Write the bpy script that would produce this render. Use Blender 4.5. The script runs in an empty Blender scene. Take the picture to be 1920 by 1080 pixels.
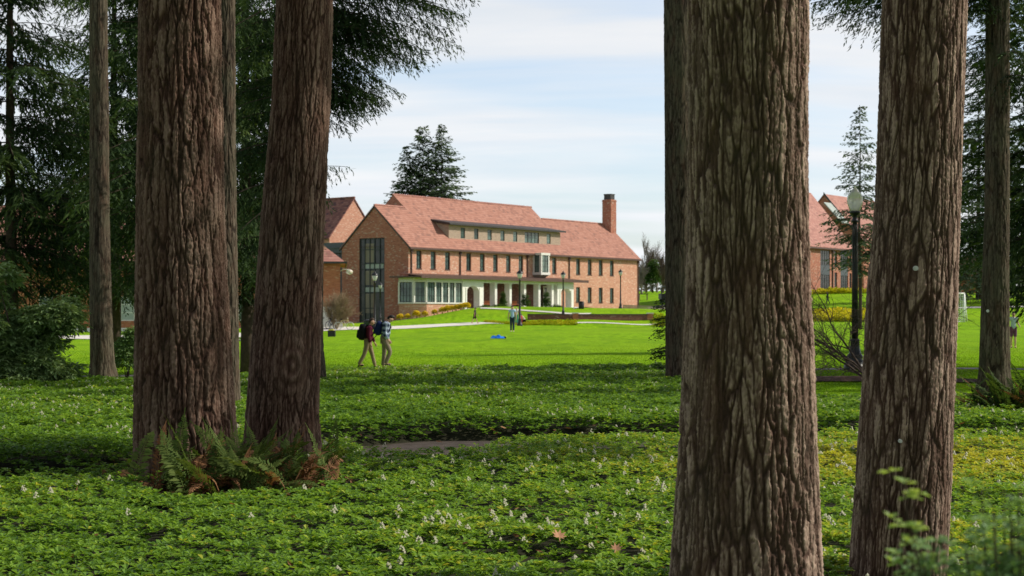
import bpy, bmesh, math, random
import numpy as np
from mathutils import Vector, Matrix
R = math.radians
scene = bpy.context.scene
COL = scene.collection
F, CX, HY, CAMZ = 3000.0, 960.0, 592.0, 1.7      # focal length in photo pixels, centre column, horizon row, eye height

# ------------------------------------------------------------------ numpy noise
def _hash(ix, iy, iz, seed):
    h = (ix.astype(np.int64)*374761393 + iy.astype(np.int64)*668265263 + iz.astype(np.int64)*2147483647 + seed*974634977) & 0xFFFFFFFF
    h = ((h ^ (h >> 13))*1274126177) & 0xFFFFFFFF
    h = ((h ^ (h >> 16))*2246822519) & 0xFFFFFFFF
    return h ^ (h >> 15)
def gnoise(x, y, z, seed=0):
    x, y, z = np.broadcast_arrays(np.asarray(x, float), np.asarray(y, float), np.asarray(z, float))
    fx, fy, fz = np.floor(x), np.floor(y), np.floor(z)
    tx, ty, tz = x-fx, y-fy, z-fz
    sx, sy, sz = [t*t*t*(t*(t*6-15)+10) for t in (tx, ty, tz)]
    out = 0
    for dx in (0, 1):
        for dy in (0, 1):
            for dz in (0, 1):
                h = _hash(fx+dx, fy+dy, fz+dz, seed)
                g = ((h & 1023)/511.5-1)*(tx-dx) + (((h >> 10) & 1023)/511.5-1)*(ty-dy) + (((h >> 20) & 1023)/511.5-1)*(tz-dz)
                out = out + g*(sx if dx else 1-sx)*(sy if dy else 1-sy)*(sz if dz else 1-sz)
    return out
def vor(x, y, z, seed=0):
    """nearest and second nearest cell distance, and a random number per cell"""
    fx, fy, fz = np.floor(x), np.floor(y), np.floor(z)
    f1 = np.full(x.shape, 9.); f2 = np.full(x.shape, 9.); cid = np.zeros(x.shape)
    for dx in (-1, 0, 1):
        for dy in (-1, 0, 1):
            for dz in (-1, 0, 1):
                h = _hash(fx+dx, fy+dy, fz+dz, seed)
                d = np.sqrt((fx+dx+(h & 1023)/1023-x)**2+(fy+dy+((h >> 10) & 1023)/1023-y)**2+(fz+dz+((h >> 20) & 1023)/1023-z)**2)
                nr = d < f1; f2 = np.where(nr, f1, np.minimum(f2, d)); cid = np.where(nr, ((h >> 5) & 4095)/4095, cid); f1 = np.where(nr, d, f1)
    return f1, f2, cid
def sstep(a, b, x):
    t = np.clip((x-a)/(b-a), 0, 1); return t*t*(3-2*t)

# ------------------------------------------------------------------ object helpers
def tag(o, label=None, cat=None, group=None, kind=None):
    if label: o['label'] = label
    if cat: o['category'] = cat
    if group: o['group'] = group
    if kind: o['kind'] = kind
    return o
def thing(name, label, cat, loc=(0, 0, 0), rz=0, group=None):
    o = bpy.data.objects.new(name, None); COL.objects.link(o)
    o.location = loc; o.rotation_euler = (0, 0, rz); o.empty_display_size = .2
    return tag(o, label, cat, group)
def link_mesh(name, me, mats, parent=None):
    o = bpy.data.objects.new(name, me); COL.objects.link(o)
    for m in (mats if isinstance(mats, (list, tuple)) else [mats]): me.materials.append(m)
    if parent is not None: o.parent = parent
    return o
def np_mesh(name, V, Fc, mats, parent=None, face_attr=None, point_attr=None, mi=None, smooth=False):
    V = np.asarray(V, np.float32); Fc = np.asarray(Fc, np.int32)
    me = bpy.data.meshes.new(name); k = Fc.shape[1]; n = len(Fc)
    me.vertices.add(len(V)); me.vertices.foreach_set('co', V.ravel())
    me.loops.add(n*k); me.loops.foreach_set('vertex_index', Fc.ravel())
    me.polygons.add(n); me.polygons.foreach_set('loop_start', np.arange(0, n*k, k, dtype=np.int32))
    if mi is not None: me.polygons.foreach_set('material_index', np.asarray(mi, np.int32))
    me.polygons.foreach_set('use_smooth', np.full(n, smooth))
    me.update(calc_edges=True)
    for dom, at in (('FACE', face_attr), ('POINT', point_attr)):
        for nm, arr in (at or {}).items():
            a = me.attributes.new(nm, 'FLOAT', dom); a.data.foreach_set('value', np.asarray(arr, np.float32).ravel())
    return link_mesh(name, me, mats, parent)
def copy_tree(o, parent=None):
    c = o.copy(); COL.objects.link(c)
    if parent is not None: c.parent = parent
    for ch in [q for q in o.children]: copy_tree(ch, c)
    return c

class MB:
    def __init__(s): s.v = []; s.f = []; s.m = []
    def add(s, vs, fs, m=0):
        b = len(s.v); s.v += [tuple(p) for p in vs]; s.f += [tuple(i+b for i in f) for f in fs]; s.m += [m]*len(fs); return s
    def quad(s, a, b, c, d, m=0): return s.add([a, b, c, d], [(0, 1, 2, 3)], m)
    def poly(s, pts, m=0): return s.add(pts, [tuple(range(len(pts)))], m)
    def box(s, x0, x1, y0, y1, z0, z1, m=0):
        vs = [(x, y, z) for z in (z0, z1) for y in (y0, y1) for x in (x0, x1)]
        return s.add(vs, [(0, 2, 3, 1), (4, 5, 7, 6), (0, 1, 5, 4), (1, 3, 7, 5), (3, 2, 6, 7), (2, 0, 4, 6)], m)
    def tube(s, pts, rad, n=8, m=0, caps=True):
        pts = [Vector(p) for p in pts]; b = len(s.v); k = len(pts)
        if not hasattr(rad, '__len__'): rad = [rad]*k
        ref = None
        for i, p in enumerate(pts):
            t = (pts[min(i+1, k-1)]-pts[max(i-1, 0)]).normalized()
            if ref is None: ref = Vector((0, 0, 1)) if abs(t.z) < .9 else Vector((1, 0, 0))
            u = t.cross(ref); 
            if u.length < 1e-4: u = t.cross(Vector((.3, 1, .2)))
            u.normalize(); w = u.cross(t); ref = w if w.length > 0 else ref
            for j in range(n):
                a = 2*math.pi*j/n; q = p+(u*math.cos(a)+w*math.sin(a))*rad[i]; s.v.append(tuple(q))
        for i in range(k-1):
            for j in range(n):
                s.f.append((b+i*n+j, b+i*n+(j+1) % n, b+(i+1)*n+(j+1) % n, b+(i+1)*n+j)); s.m.append(m)
        if caps:
            s.f.append(tuple(b+j for j in reversed(range(n)))); s.m.append(m)
            s.f.append(tuple(b+(k-1)*n+j for j in range(n))); s.m.append(m)
        return s
    def lathe(s, prof, n=20, c=(0, 0), m=0):
        b = len(s.v); k = len(prof)
        for r, z in prof:
            for j in range(n):
                a = 2*math.pi*j/n; s.v.append((c[0]+r*math.cos(a), c[1]+r*math.sin(a), z))
        for i in range(k-1):
            for j in range(n):
                s.f.append((b+i*n+j, b+i*n+(j+1) % n, b+(i+1)*n+(j+1) % n, b+(i+1)*n+j)); s.m.append(m)
        s.f.append(tuple(b+j for j in reversed(range(n)))); s.m.append(m)
        s.f.append(tuple(b+(k-1)*n+j for j in range(n))); s.m.append(m)
        return s
    def ell(s, c, r, n=12, k=8, m=0):
        b = len(s.v)
        for i in range(k+1):
            th = math.pi*i/k
            for j in range(n):
                a = 2*math.pi*j/n
                s.v.append((c[0]+r[0]*max(math.sin(th), .02)*math.cos(a), c[1]+r[1]*max(math.sin(th), .02)*math.sin(a), c[2]+r[2]*math.cos(th)))
        for i in range(k):
            for j in range(n):
                s.f.append((b+i*n+j, b+(i+1)*n+j, b+(i+1)*n+(j+1) % n, b+i*n+(j+1) % n)); s.m.append(m)
        return s
    def build(s, name, mats, parent=None, smooth=False):
        me = bpy.data.meshes.new(name); me.from_pydata(s.v, [], s.f)
        me.polygons.foreach_set('material_index', s.m)
        me.polygons.foreach_set('use_smooth', [smooth]*len(s.f)); me.update()
        return link_mesh(name, me, mats, parent)

# ------------------------------------------------------------------ materials
class NT:
    def __init__(s, name):
        s.mat = bpy.data.materials.new(name); s.mat.use_nodes = True
        s.t = s.mat.node_tree; s.n = s.t.nodes; s.l = s.t.links
        s.b = s.n['Principled BSDF']
    def N(s, typ, **kw):
        x = s.n.new('ShaderNode'+typ)
        for k, v in kw.items():
            if k.startswith('i_'):
                x.inputs[k[2:].replace('_', ' ')].default_value = v
            else: setattr(x, k, v)
        return x
    def L(s, a, b): s.l.new(a, b)
    def inp(s, sock, v):
        if isinstance(v, bpy.types.NodeSocket): s.L(v, sock)
        else: sock.default_value = v
    def math(s, op, a, b=0.0, c=0.0, clamp=False):
        x = s.N('Math', operation=op, use_clamp=clamp); s.inp(x.inputs[0], a); s.inp(x.inputs[1], b); s.inp(x.inputs[2], c); return x.outputs[0]
    def ramp(s, fac, stops, interp='LINEAR'):
        x = s.N('ValToRGB'); s.L(fac, x.inputs[0]); cr = x.color_ramp; cr.interpolation = interp
        while len(cr.elements) < len(stops): cr.elements.new(.5)
        for e, (p, c) in zip(cr.elements, stops): e.position = p; e.color = (*c, 1) if len(c) == 3 else c
        return x.outputs[0]
    def mix(s, f, a, b, mode='MIX'):
        x = s.N('Mix', data_type='RGBA', blend_type=mode)
        s.inp(x.inputs[0], f); s.inp(x.inputs[6], (*a, 1) if isinstance(a, tuple) else a); s.inp(x.inputs[7], (*b, 1) if isinstance(b, tuple) else b)
        return x.outputs[2]
    def noise(s, vec=None, scale=5, detail=3, rough=.55, dist=0):
        x = s.N('TexNoise'); x.inputs['Scale'].default_value = scale; x.inputs['Detail'].default_value = detail
        x.inputs['Roughness'].default_value = rough; x.inputs['Distortion'].default_value = dist
        if vec is not None: s.L(vec, x.inputs['Vector'])
        return x.outputs[0]
    def coord(s, which='Object'): return s.N('TexCoord').outputs[which]
    def mapping(s, vec, scale=(1, 1, 1), rot=(0, 0, 0), loc=(0, 0, 0)):
        x = s.N('Mapping'); s.L(vec, x.inputs[0]); x.inputs['Scale'].default_value = scale; x.inputs['Rotation'].default_value = rot; x.inputs['Location'].default_value = loc
        return x.outputs[0]
    def bump(s, h, strength=.5, dist=.02):
        x = s.N('Bump'); x.inputs['Strength'].default_value = strength; x.inputs['Distance'].default_value = dist
        s.L(h, x.inputs['Height']); s.L(x.outputs[0], s.b.inputs['Normal']); return x
    def attr(s, nm): return s.N('Attribute', attribute_name=nm).outputs['Fac']
    def base(s, c, rough=.6, spec=None, metal=None):
        s.inp(s.b.inputs['Base Color'], (*c, 1) if isinstance(c, tuple) else c); s.inp(s.b.inputs['Roughness'], rough)
        if spec is not None: s.b.inputs['Specular IOR Level'].default_value = spec
        if metal is not None: s.b.inputs['Metallic'].default_value = metal
        return s.mat
def plain(name, c, rough=.6, var=.15, scale=6, spec=.3, metal=0, bump=0):
    t = NT(name); v = t.noise(t.coord(), scale, 4)
    f = t.ramp(v, [(.3, tuple(x*(1-var) for x in c)), (.7, tuple(min(1, x*(1+var)) for x in c))])
    if bump: t.bump(v, bump, .01)
    return t.base(f, rough, spec, metal)
def leafmat(name, stops, rough=.45, trans=.35, spec=.4):
    """leaf material: colour from per-face attribute 'tint', with some light passing through the leaf"""
    t = NT(name); c = t.ramp(t.attr('tint'), stops)
    t.base(c, rough, spec)
    tr = t.N('BsdfTranslucent'); t.L(t.mix(1.0, c, (1.25, 1.2, .55), 'MULTIPLY'), tr.inputs[0])
    ms = t.N('MixShader'); ms.inputs[0].default_value = trans
    t.L(t.b.outputs[0], ms.inputs[1]); t.L(tr.outputs[0], ms.inputs[2]); t.L(ms.outputs[0], t.n['Material Output'].inputs[0])
    return t.mat
M = {}
def brickmat(name, cols, pale, mortar=.3):
    t = NT(name); co = t.coord(); sp = t.N('SeparateXYZ'); t.L(co, sp.inputs[0])
    h = t.math('ADD', sp.outputs[0], sp.outputs[1]); z = sp.outputs[2]
    row = t.math('FLOOR', t.math('MULTIPLY', z, 1/.085))
    off = t.math('MULTIPLY', t.math('MODULO', row, 2.0), .5)
    hx = t.math('ADD', t.math('MULTIPLY', h, 1/.26), off)
    cell = t.N('CombineXYZ'); t.L(t.math('FLOOR', hx), cell.inputs[0]); t.L(row, cell.inputs[1])
    wn = t.N('TexWhiteNoise', noise_dimensions='2D'); t.L(cell.outputs[0], wn.inputs[0])
    cell2 = t.N('CombineXYZ'); t.L(t.math('ADD', t.math('FLOOR', hx), 517.0), cell2.inputs[0]); t.L(t.math('FLOOR', t.math('MULTIPLY', row, 1.0)), cell2.inputs[1])
    wn2 = t.N('TexWhiteNoise', noise_dimensions='2D'); t.L(cell2.outputs[0], wn2.inputs[0])
    c1 = t.ramp(wn.outputs[0], [(0, cols[0]), (.35, cols[1]), (.7, cols[2]), (1, cols[3])])
    c2 = t.mix(t.math('GREATER_THAN', wn2.outputs[0], .92), c1, pale)
    big = t.noise(co, .35, 4)
    c3 = t.mix(t.ramp(big, [(.4, (0, 0, 0)), (.75, (.18, .18, .18))]), c2, cols[0])
    fz = t.math('FRACT', t.math('MULTIPLY', z, 1/.085)); fx = t.math('FRACT', hx)
    mo = t.math('MAXIMUM', t.math('LESS_THAN', fz, .13), t.math('LESS_THAN', fx, .05))
    c4 = t.mix(t.math('MULTIPLY', mo, mortar), c3, (.38, .33, .28))
    t.bump(t.math('SUBTRACT', 1.0, mo), .3, .008)
    return t.base(c4, .85, .15)
M['brick'] = brickmat('brick', [(.41, .198, .128), (.51, .262, .174), (.56, .305, .208), (.465, .228, .150)], (.60, .43, .32))
M['brick_shaded'] = brickmat('brick_shaded', [(.27, .098, .066), (.37, .148, .098), (.42, .18, .12), (.32, .12, .082)], (.44, .30, .23))  # darker copy of brick with shade put into its colour
M['brick_orange'] = brickmat('brick_orange', [(.30, .10, .05), (.38, .14, .07), (.42, .16, .08), (.34, .12, .06)], (.45, .25, .15))
def roofmat(name, cols, ax='x', rows=.24):
    t = NT(name); co = t.coord(); sp = t.N('SeparateXYZ'); t.L(co, sp.inputs[0])
    h = sp.outputs[0 if ax == 'x' else 1]; zz = sp.outputs[2]
    rz = t.math('MULTIPLY', zz, 1/rows); row = t.math('FLOOR', rz)
    hx = t.math('ADD', t.math('MULTIPLY', h, 1/.42), t.math('MULTIPLY', row, .37))
    cell = t.N('CombineXYZ'); t.L(t.math('FLOOR', hx), cell.inputs[0]); t.L(row, cell.inputs[1])
    wn = t.N('TexWhiteNoise', noise_dimensions='2D'); t.L(cell.outputs[0], wn.inputs[0])
    cc = t.ramp(wn.outputs[0], [(0, cols[0]), (.2, cols[1]), (.6, cols[2]), (1, cols[3])])
    fr = t.math('FRACT', rz)
    cc = t.mix(t.math('MULTIPLY', t.math('LESS_THAN', fr, .28), .38), cc, (.08, .035, .035))
    cc = t.mix(t.ramp(t.noise(co, .5, 4), [(.4, (0, 0, 0)), (.75, (.2, .2, .2))]), cc, cols[1])
    t.bump(fr, .4, .03)
    return t.base(cc, .75, .2)
M['roof'] = roofmat('roof_tile', [(.235, .117, .090), (.325, .148, .105), (.365, .172, .123), (.405, .202, .148)])
M['roof_shaded'] = roofmat('roof_tile_shaded', [(.09, .05, .052), (.19, .082, .066), (.24, .105, .082), (.31, .15, .115)], 'y')  # darker copy of the tiles, the wing roof's shade put into colour
M['roof_x'] = roofmat('roof_tile_plain', [(.27, .13, .105), (.36, .165, .132), (.40, .19, .152), (.45, .235, .19)])
M['stone'] = plain('white_stone', (.74, .72, .67), .7, .08, 3, .2)
M['frame_white'] = plain('white_frame', (.66, .65, .60), .5, .06, 4)
M['frame_dark'] = plain('dark_frame', (.025, .032, .034), .45, .2, 6)
M['copper'] = plain('brown_copper', (.085, .045, .035), .5, .25, 5, .4)
M['lead'] = plain('dark_flashing', (.05, .045, .045), .5, .25, 4)
M['clad'] = None
t = NT('weathered_cladding'); co = t.coord(); sp = t.N('SeparateXYZ'); t.L(co, sp.inputs[0])
fr = t.math('FRACT', t.math('MULTIPLY', sp.outputs[2], 6.5)); v = t.noise(t.mapping(co, (1.2, 1.2, 7)), 1.5, 4)
c = t.ramp(v, [(.3, (.27, .195, .15)), (.55, (.41, .32, .25)), (.75, (.42, .25, .15))])
t.bump(fr, .4, .02); M['clad'] = t.base(t.mix(t.math('MULTIPLY', t.math('LESS_THAN', fr, .12), .6), c, (.1, .07, .06)), .75, .2)
t = NT('window_glass'); co = t.coord(); v = t.noise(co, .6, 3)
t.base(t.ramp(v, [(.35, (.03, .05, .047)), (.65, (.12, .19, .165))]), .06, .6); M['glass'] = t.mat  # light green patches in the base colour stand in for reflected sky
t = NT('stair_glass'); v = t.noise(t.coord(), 1.2, 2); t.base(t.ramp(v, [(.3, (.02, .022, .025)), (.7, (.05, .05, .048))]), .12, .35); M['glass_dull'] = t.mat
M['interior'] = plain('beige_interior', (.22, .19, .145), .8, .15, 1)
M['pale_panel'] = plain('pale_spandrel', (.33, .37, .34), .5, .1, 2)
M['metal_black'] = plain('black_metal', (.012, .012, .013), .4, .3, 9, .4)
M['metal_grey'] = plain('slate_metal', (.075, .085, .10), .45, .15, 3)
M['bin_green'] = plain('dark_green_plastic', (.02, .035, .032), .5, .2, 6)
M['yellow'] = plain('yellow_label', (.75, .62, .05), .6, .05)
t = NT('lamp_globe'); t.base((.80, .76, .64), .25, .5); t.b.inputs['Transmission Weight'].default_value = .45; M['globe'] = t.mat
M['concrete'] = plain('concrete', (.62, .59, .54), .85, .1, .8, .2)
M['asphalt'] = plain('asphalt', (.105, .10, .098), .9, .25, 9, .2, bump=.3)
M['path_dirt'] = plain('worn_path', (.062, .050, .042), .95, .35, 5, .15, bump=.5)
M['mulch'] = plain('bark_mulch', (.075, .042, .03), .95, .5, 12, .1, bump=.8)
M['wood_orange'] = plain('orange_wood', (.38, .13, .05), .6, .2, 5)
M['tyre'] = plain('rubber', (.02, .02, .02), .8, .2)
M['white_paint'] = plain('white_paint', (.8, .8, .78), .5, .05)
# ------------------------------------------------------------------ camera, sun, sky
cam_d = bpy.data.cameras.new('camera'); cam = bpy.data.objects.new('camera', cam_d); COL.objects.link(cam)
cam_d.sensor_width = 36; cam_d.lens = 36*F/1920; cam_d.shift_y = (HY-540)/1920; cam_d.clip_start = .1; cam_d.clip_end = 9000
cam_d.dof.use_dof = True; cam_d.dof.focus_distance = 13; cam_d.dof.aperture_fstop = 6.2
cam.location = (0, 0, CAMZ); cam.rotation_euler = (R(90), 0, 0); scene.camera = cam
SUN_EL, SUN_H = R(39), Vector((.99, .13, 0)).normalized()
sdir = Vector((SUN_H.x*math.cos(SUN_EL), SUN_H.y*math.cos(SUN_EL), math.sin(SUN_EL)))
sd = bpy.data.lights.new('sun', 'SUN'); sun = bpy.data.objects.new('sun', sd); COL.objects.link(sun)
sd.energy = 5.0; sd.angle = R(.6); sd.color = (1, .93, .82); sun.rotation_euler = (-sdir).to_track_quat('-Z', 'Y').to_euler(); sun.location = (20, 10, 30)
wd = bpy.data.worlds.new('World'); scene.world = wd; wd.use_nodes = True
nt = wd.node_tree; nn = nt.nodes; ll = nt.links; nn.clear()
def wn(t, **k):
    x = nn.new('ShaderNode'+t)
    for a, b in k.items(): setattr(x, a, b)
    return x
out = wn('OutputWorld'); bg = wn('Background'); ll.new(bg.outputs[0], out.inputs[0])
sky = wn('TexSky', sky_type='NISHITA'); sky.sun_disc = False; sky.sun_elevation = SUN_EL; sky.sun_rotation = math.atan2(sdir.x, sdir.y)
sky.air_density = 1.0; sky.dust_density = 1.5; sky.ozone_density = 1.2
tc = wn('TexCoord'); sp = wn('SeparateXYZ'); ll.new(tc.outputs['Generated'], sp.inputs[0])
def wm(op, a, b, clamp=False):
    x = wn('Math', operation=op, use_clamp=clamp)
    for i, q in enumerate((a, b)):
        if isinstance(q, bpy.types.NodeSocket): ll.new(q, x.inputs[i])
        else: x.inputs[i].default_value = q
    return x.outputs[0]
# thin streaky cloud sheet seen in perspective: project the view direction on a plane overhead
den = wm('ADD', wm('MAXIMUM', sp.outputs[2], 0.0), .22)
cv = wn('CombineXYZ'); ll.new(wm('DIVIDE', sp.outputs[0], den), cv.inputs[0]); ll.new(wm('DIVIDE', sp.outputs[1], den), cv.inputs[1])
mp = wn('Mapping'); ll.new(cv.outputs[0], mp.inputs[0]); mp.inputs['Scale'].default_value = (.55, 2.1, 1); mp.inputs['Rotation'].default_value = (0, 0, R(9)); mp.inputs['Location'].default_value = (1.3, .35, 0)
no = wn('TexNoise'); ll.new(mp.outputs[0], no.inputs['Vector']); no.inputs['Scale'].default_value = 1.5; no.inputs['Detail'].default_value = 5; no.inputs['Roughness'].default_value = .48; no.inputs['Distortion'].default_value = .35
cr = wn('ValToRGB'); ll.new(no.outputs[0], cr.inputs[0])
cr.color_ramp.elements[0].position = .40; cr.color_ramp.elements[0].color = (.45, .45, .45, 1); cr.color_ramp.elements[1].position = .56; cr.color_ramp.elements[1].color = (.96, .96, .96, 1)
sk = wn('Mix', data_type='RGBA', blend_type='MULTIPLY'); sk.inputs[0].default_value = 1; ll.new(sky.outputs[0], sk.inputs[6]); sk.inputs[7].default_value = (.165, .18, .195, 1)
no2 = wn('TexNoise'); ll.new(mp.outputs[0], no2.inputs['Vector']); no2.inputs['Scale'].default_value = 3.5; no2.inputs['Detail'].default_value = 6
cc = wn('ValToRGB'); ll.new(no2.outputs[0], cc.inputs[0])
cc.color_ramp.elements[0].position = .3; cc.color_ramp.elements[0].color = (.86, .915, .98, 1); cc.color_ramp.elements[1].position = .65; cc.color_ramp.elements[1].color = (.98, .995, 1.02, 1)
fade = wm('SUBTRACT', 1.0, wm('MULTIPLY', wm('POWER', wm('MAXIMUM', sp.outputs[2], 0.0), 1.3), 1.0), True)
cm = wn('Mix', data_type='RGBA', blend_type='MULTIPLY'); cm.inputs[0].default_value = 1; ll.new(cc.outputs[0], cm.inputs[6]); ll.new(fade, cm.inputs[7])
mx = wn('Mix', data_type='RGBA'); ll.new(cr.outputs[0], mx.inputs[0]); ll.new(sk.outputs[2], mx.inputs[6]); ll.new(cm.outputs[2], mx.inputs[7])
ll.new(mx.outputs[2], bg.inputs[0]); bg.inputs[1].default_value = 1.0
scene.view_settings.view_transform = 'Standard'; scene.view_settings.look = 'None'; scene.view_settings.exposure = 0
scene.cycles.max_bounces = 6; scene.cycles.transparent_max_bounces = 6

# ------------------------------------------------------------------ terrain
def W(px, py, d): return Vector(((px-CX)/F*d, d, CAMZ+(HY-py)/F*d))
ctl = []                                             # surveyed heights: photo column, row and distance
for px, py, d in [(960, 1630, 5), (-400, 1630, 5), (2400, 1630, 5), (345, 930, 15.1), (540, 892, 17), (1000, 847, 20), (1700, 847, 20), (-300, 847, 20),
    (188, 726, 38), (1268, 733.7, 36), (1866, 742, 34), (960, 708, 44), (600, 712, 43), (700, 691, 53), (1100, 691, 53), (300, 700, 50), (-200, 700, 52),
    (1600, 697, 42.5), (1850, 694, 43), (2300, 700, 45), (1700, 728, 36),
    (960, 623, 108), (700, 640, 95), (1230, 640, 88), (622, 631.5, 123), (300, 637, 115), (-300, 640, 110),
    (610, 621, 138), (610, 614, 142), (450, 633, 130), (450, 624, 134), (200, 637, 126), (200, 630, 130), (760, 617, 144), (760, 610.5, 148), (890, 609.5, 150), (890, 604.5, 153), (940, 607, 155),
    (1080, 604.5, 163), (1225, 603.5, 166), (985, 604.5, 162), (1080, 596.5, 164.5), (1225, 595.5, 167), (1000, 597, 164),
    (1100, 586, 187), (1195, 581.5, 215), (1215, 565, 240), (1240, 554, 262), (1150, 583, 195),
    (640, 616, 181), (700, 612, 178), (748, 601, 174), (800, 594, 173), (880, 578.5, 174), (980, 579, 188), (1070, 580, 198), (600, 612, 190),
    (1900, 654, 75), (1560, 605, 150), (1560, 585, 172), (1540, 549, 238), (1600, 550, 242), (1840, 551, 220), (1800, 604, 150), (1450, 600, 150), (1350, 585, 190), (1400, 560, 230), (2100, 600, 140),
    (400, 600, 300), (960, 560, 300), (1240, 545, 330), (1900, 540, 300), (2400, 560, 250), (-600, 610, 250)]:
    ctl.append(tuple(W(px, py, d)))
for x in (-1500, -500, 0, 500, 1500):
    for y in (700, 1500, 3000): ctl.append((x, y, 4.0))
ctl += [(-700, 100, 0), (700, 100, 2), (-300, 300, 3), (300, 300, 6), (-60, -60, 0), (60, -60, 0), (0, -60, 0)]
ctl = np.array(ctl)
def _ker(r): return np.sqrt(r*r+9.0)
_A = _ker(np.hypot(ctl[:, None, 0]-ctl[None, :, 0], ctl[:, None, 1]-ctl[None, :, 1]))
_n = len(ctl); _K = np.zeros((_n+1, _n+1)); _K[:_n, :_n] = _A+np.eye(_n)*-.02; _K[_n, :_n] = 1; _K[:_n, _n] = 1
_w = np.linalg.solve(_K, np.append(ctl[:, 2], 0))
def zt(x, y):
    x, y = np.asarray(x, float), np.asarray(y, float); sh = np.broadcast(x, y).shape
    x = np.broadcast_to(x, sh).ravel(); y = np.broadcast_to(y, sh).ravel(); o = np.zeros(len(x))
    for i in range(0, len(x), 50000):
        s = slice(i, i+50000)
        o[s] = _ker(np.hypot(x[s, None]-ctl[None, :, 0], y[s, None]-ctl[None, :, 1])) @ _w[:_n] + _w[_n]
    return o.reshape(sh)
def zf(x, y): return float(zt(x, y))
def GP(px, py, lo=6, hi=420):
    """where the view ray through a photo point meets the terrain"""
    d = np.linspace(lo, hi, 6000); z = CAMZ+(HY-py)/F*d; g = zt((px-CX)/F*d, d)
    k = np.argmax(z <= g) if (z <= g).any() else len(d)-1
    return Vector(((px-CX)/F*d[k], d[k], g[k]))
def axis(a, b, step, far, g=1.18):
    c = list(np.arange(a, b+.01, step)); s = step; lo, hi = a, b
    while lo > -far or hi < far:
        s *= g; lo -= s; hi += s; c = [lo]+c+[hi]
    return np.array(c)
gx = axis(-70, 75, 1.25, 2500); gy = axis(-20, 270, 1.0, 3500); gy = gy[gy > -400]
X, Y = np.meshgrid(gx, gy); Z = zt(X, Y); nx, ny = len(gx), len(gy)
idx = np.arange(nx*ny).reshape(ny, nx)
Q = np.stack([idx[:-1, :-1], idx[:-1, 1:], idx[1:, 1:], idx[1:, :-1]], -1).reshape(-1, 4)
t = NT('lawn'); co = t.coord()
n1 = t.noise(t.mapping(co, (.05, .12, .1)), 1, 5, .6); n2 = t.noise(t.mapping(co, (1.3, .35, 1)), 1.6, 6, .65); n3 = t.noise(co, 28, 2, .7)
c = t.ramp(n2, [(.30, (.070, .165, .006)), (.5, (.140, .315, .008)), (.70, (.215, .41, .012))])
c = t.mix(1.0, c, (1.55, 1.30, 1.25), 'MULTIPLY')
c = t.mix(t.ramp(n1, [(.40, (0, 0, 0)), (.60, (.7, .7, .7))]), c, (.26, .42, .016))  # wide yellow bands paint sunlit stretches into the grass
c = t.mix(t.ramp(n3, [(.35, (.55, .55, .55)), (.6, (0, 0, 0))]), c, (.065, .17, .006))
n4 = t.noise(t.mapping(co, (.22, .10, .2)), 1, 6, .7)  # mask for darker bands, soft shade painted into the lawn
c = t.mix(t.ramp(n4, [(.46, (0, 0, 0)), (.66, (.75, .75, .75))]), c, (.11, .235, .011)); c = t.mix(t.ramp(t.noise(t.mapping(co, (.6, .25, .5)), 1.1, 7, .8), [(.56, (0, 0, 0)), (.74, (.5, .5, .5))]), c, (.33, .40, .04))
t.bump(n3, .7, .06)
t.base(c, .9, .02); M['lawn'] = t.mat
lawn = np_mesh('lawn', np.stack([X, Y, Z], -1).reshape(-1, 3), Q, M['lawn'], smooth=True); tag(lawn, kind='structure')

def ribbon(name, mat, left, right, lift=.03, n=60, label=None, kind='structure', cross=6):
    """a sheet lying on the terrain between two edge lines given as (x, y) points"""
    def samp(P, u):
        P = np.array(P, float); s = np.r_[0, np.cumsum(np.hypot(*np.diff(P, axis=0).T))]; s /= s[-1]
        return np.stack([np.interp(u, s, P[:, 0]), np.interp(u, s, P[:, 1])], -1)
    u = np.linspace(0, 1, n); a, b = samp(left, u), samp(right, u)
    w = np.linspace(0, 1, cross)[None, :, None]; P = a[:, None]*(1-w)+b[:, None]*w
    z = zt(P[..., 0], P[..., 1])+lift
    V = np.concatenate([P, z[..., None]], -1).reshape(-1, 3); i = np.arange(n*cross).reshape(n, cross)
    q = np.stack([i[:-1, :-1], i[1:, :-1], i[1:, 1:], i[:-1, 1:]], -1).reshape(-1, 4)
    o = np_mesh(name, V, q, mat, smooth=True); return tag(o, label, kind=kind)
def gp2(L): return [tuple(GP(*p)[:2]) for p in L]
ribbon('campus_path', M['concrete'], [(-60, 124), (-33, 126)]+[tuple(W(*p)[:2]) for p in [(450, 0, 130), (610, 0, 138), (760, 0, 144), (890, 0, 150), (945, 0, 154)]],
       [(-62, 128), (-33, 130.5)]+[tuple(W(*p)[:2]) for p in [(450, 0, 133.6), (610, 0, 142), (760, 0, 147.6), (890, 0, 152.6), (945, 0, 156)]], n=160, lift=.04)
ribbon('garden_path', M['concrete'], gp2([(900, 579.5), (990, 584.5), (1045, 588.5), (1075, 592), (1100, 592.5)]), gp2([(902, 577.5), (990, 582.3), (1045, 586), (1075, 588.5), (1110, 588)]), n=120, lift=.06)
ribbon('plaza_path', M['concrete'], [tuple(W(*p)[:2]) for p in [(1075, 0, 170), (1120, 0, 180), (1170, 0, 200), (1230, 0, 214), (1330, 0, 216)]],
       [tuple(W(*p)[:2]) for p in [(1080, 0, 176), (1120, 0, 187), (1170, 0, 207), (1230, 0, 224), (1330, 0, 228)]], n=120, lift=.07)
ribbon('wall_kerb_strip', M['concrete'], [tuple(W(*p)[:2]) for p in [(1078, 0, 162.5), (1232, 0, 165.0)]], [tuple(W(*p)[:2]) for p in [(1078, 0, 162.9), (1232, 0, 165.4)]], n=40, lift=.05)
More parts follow.
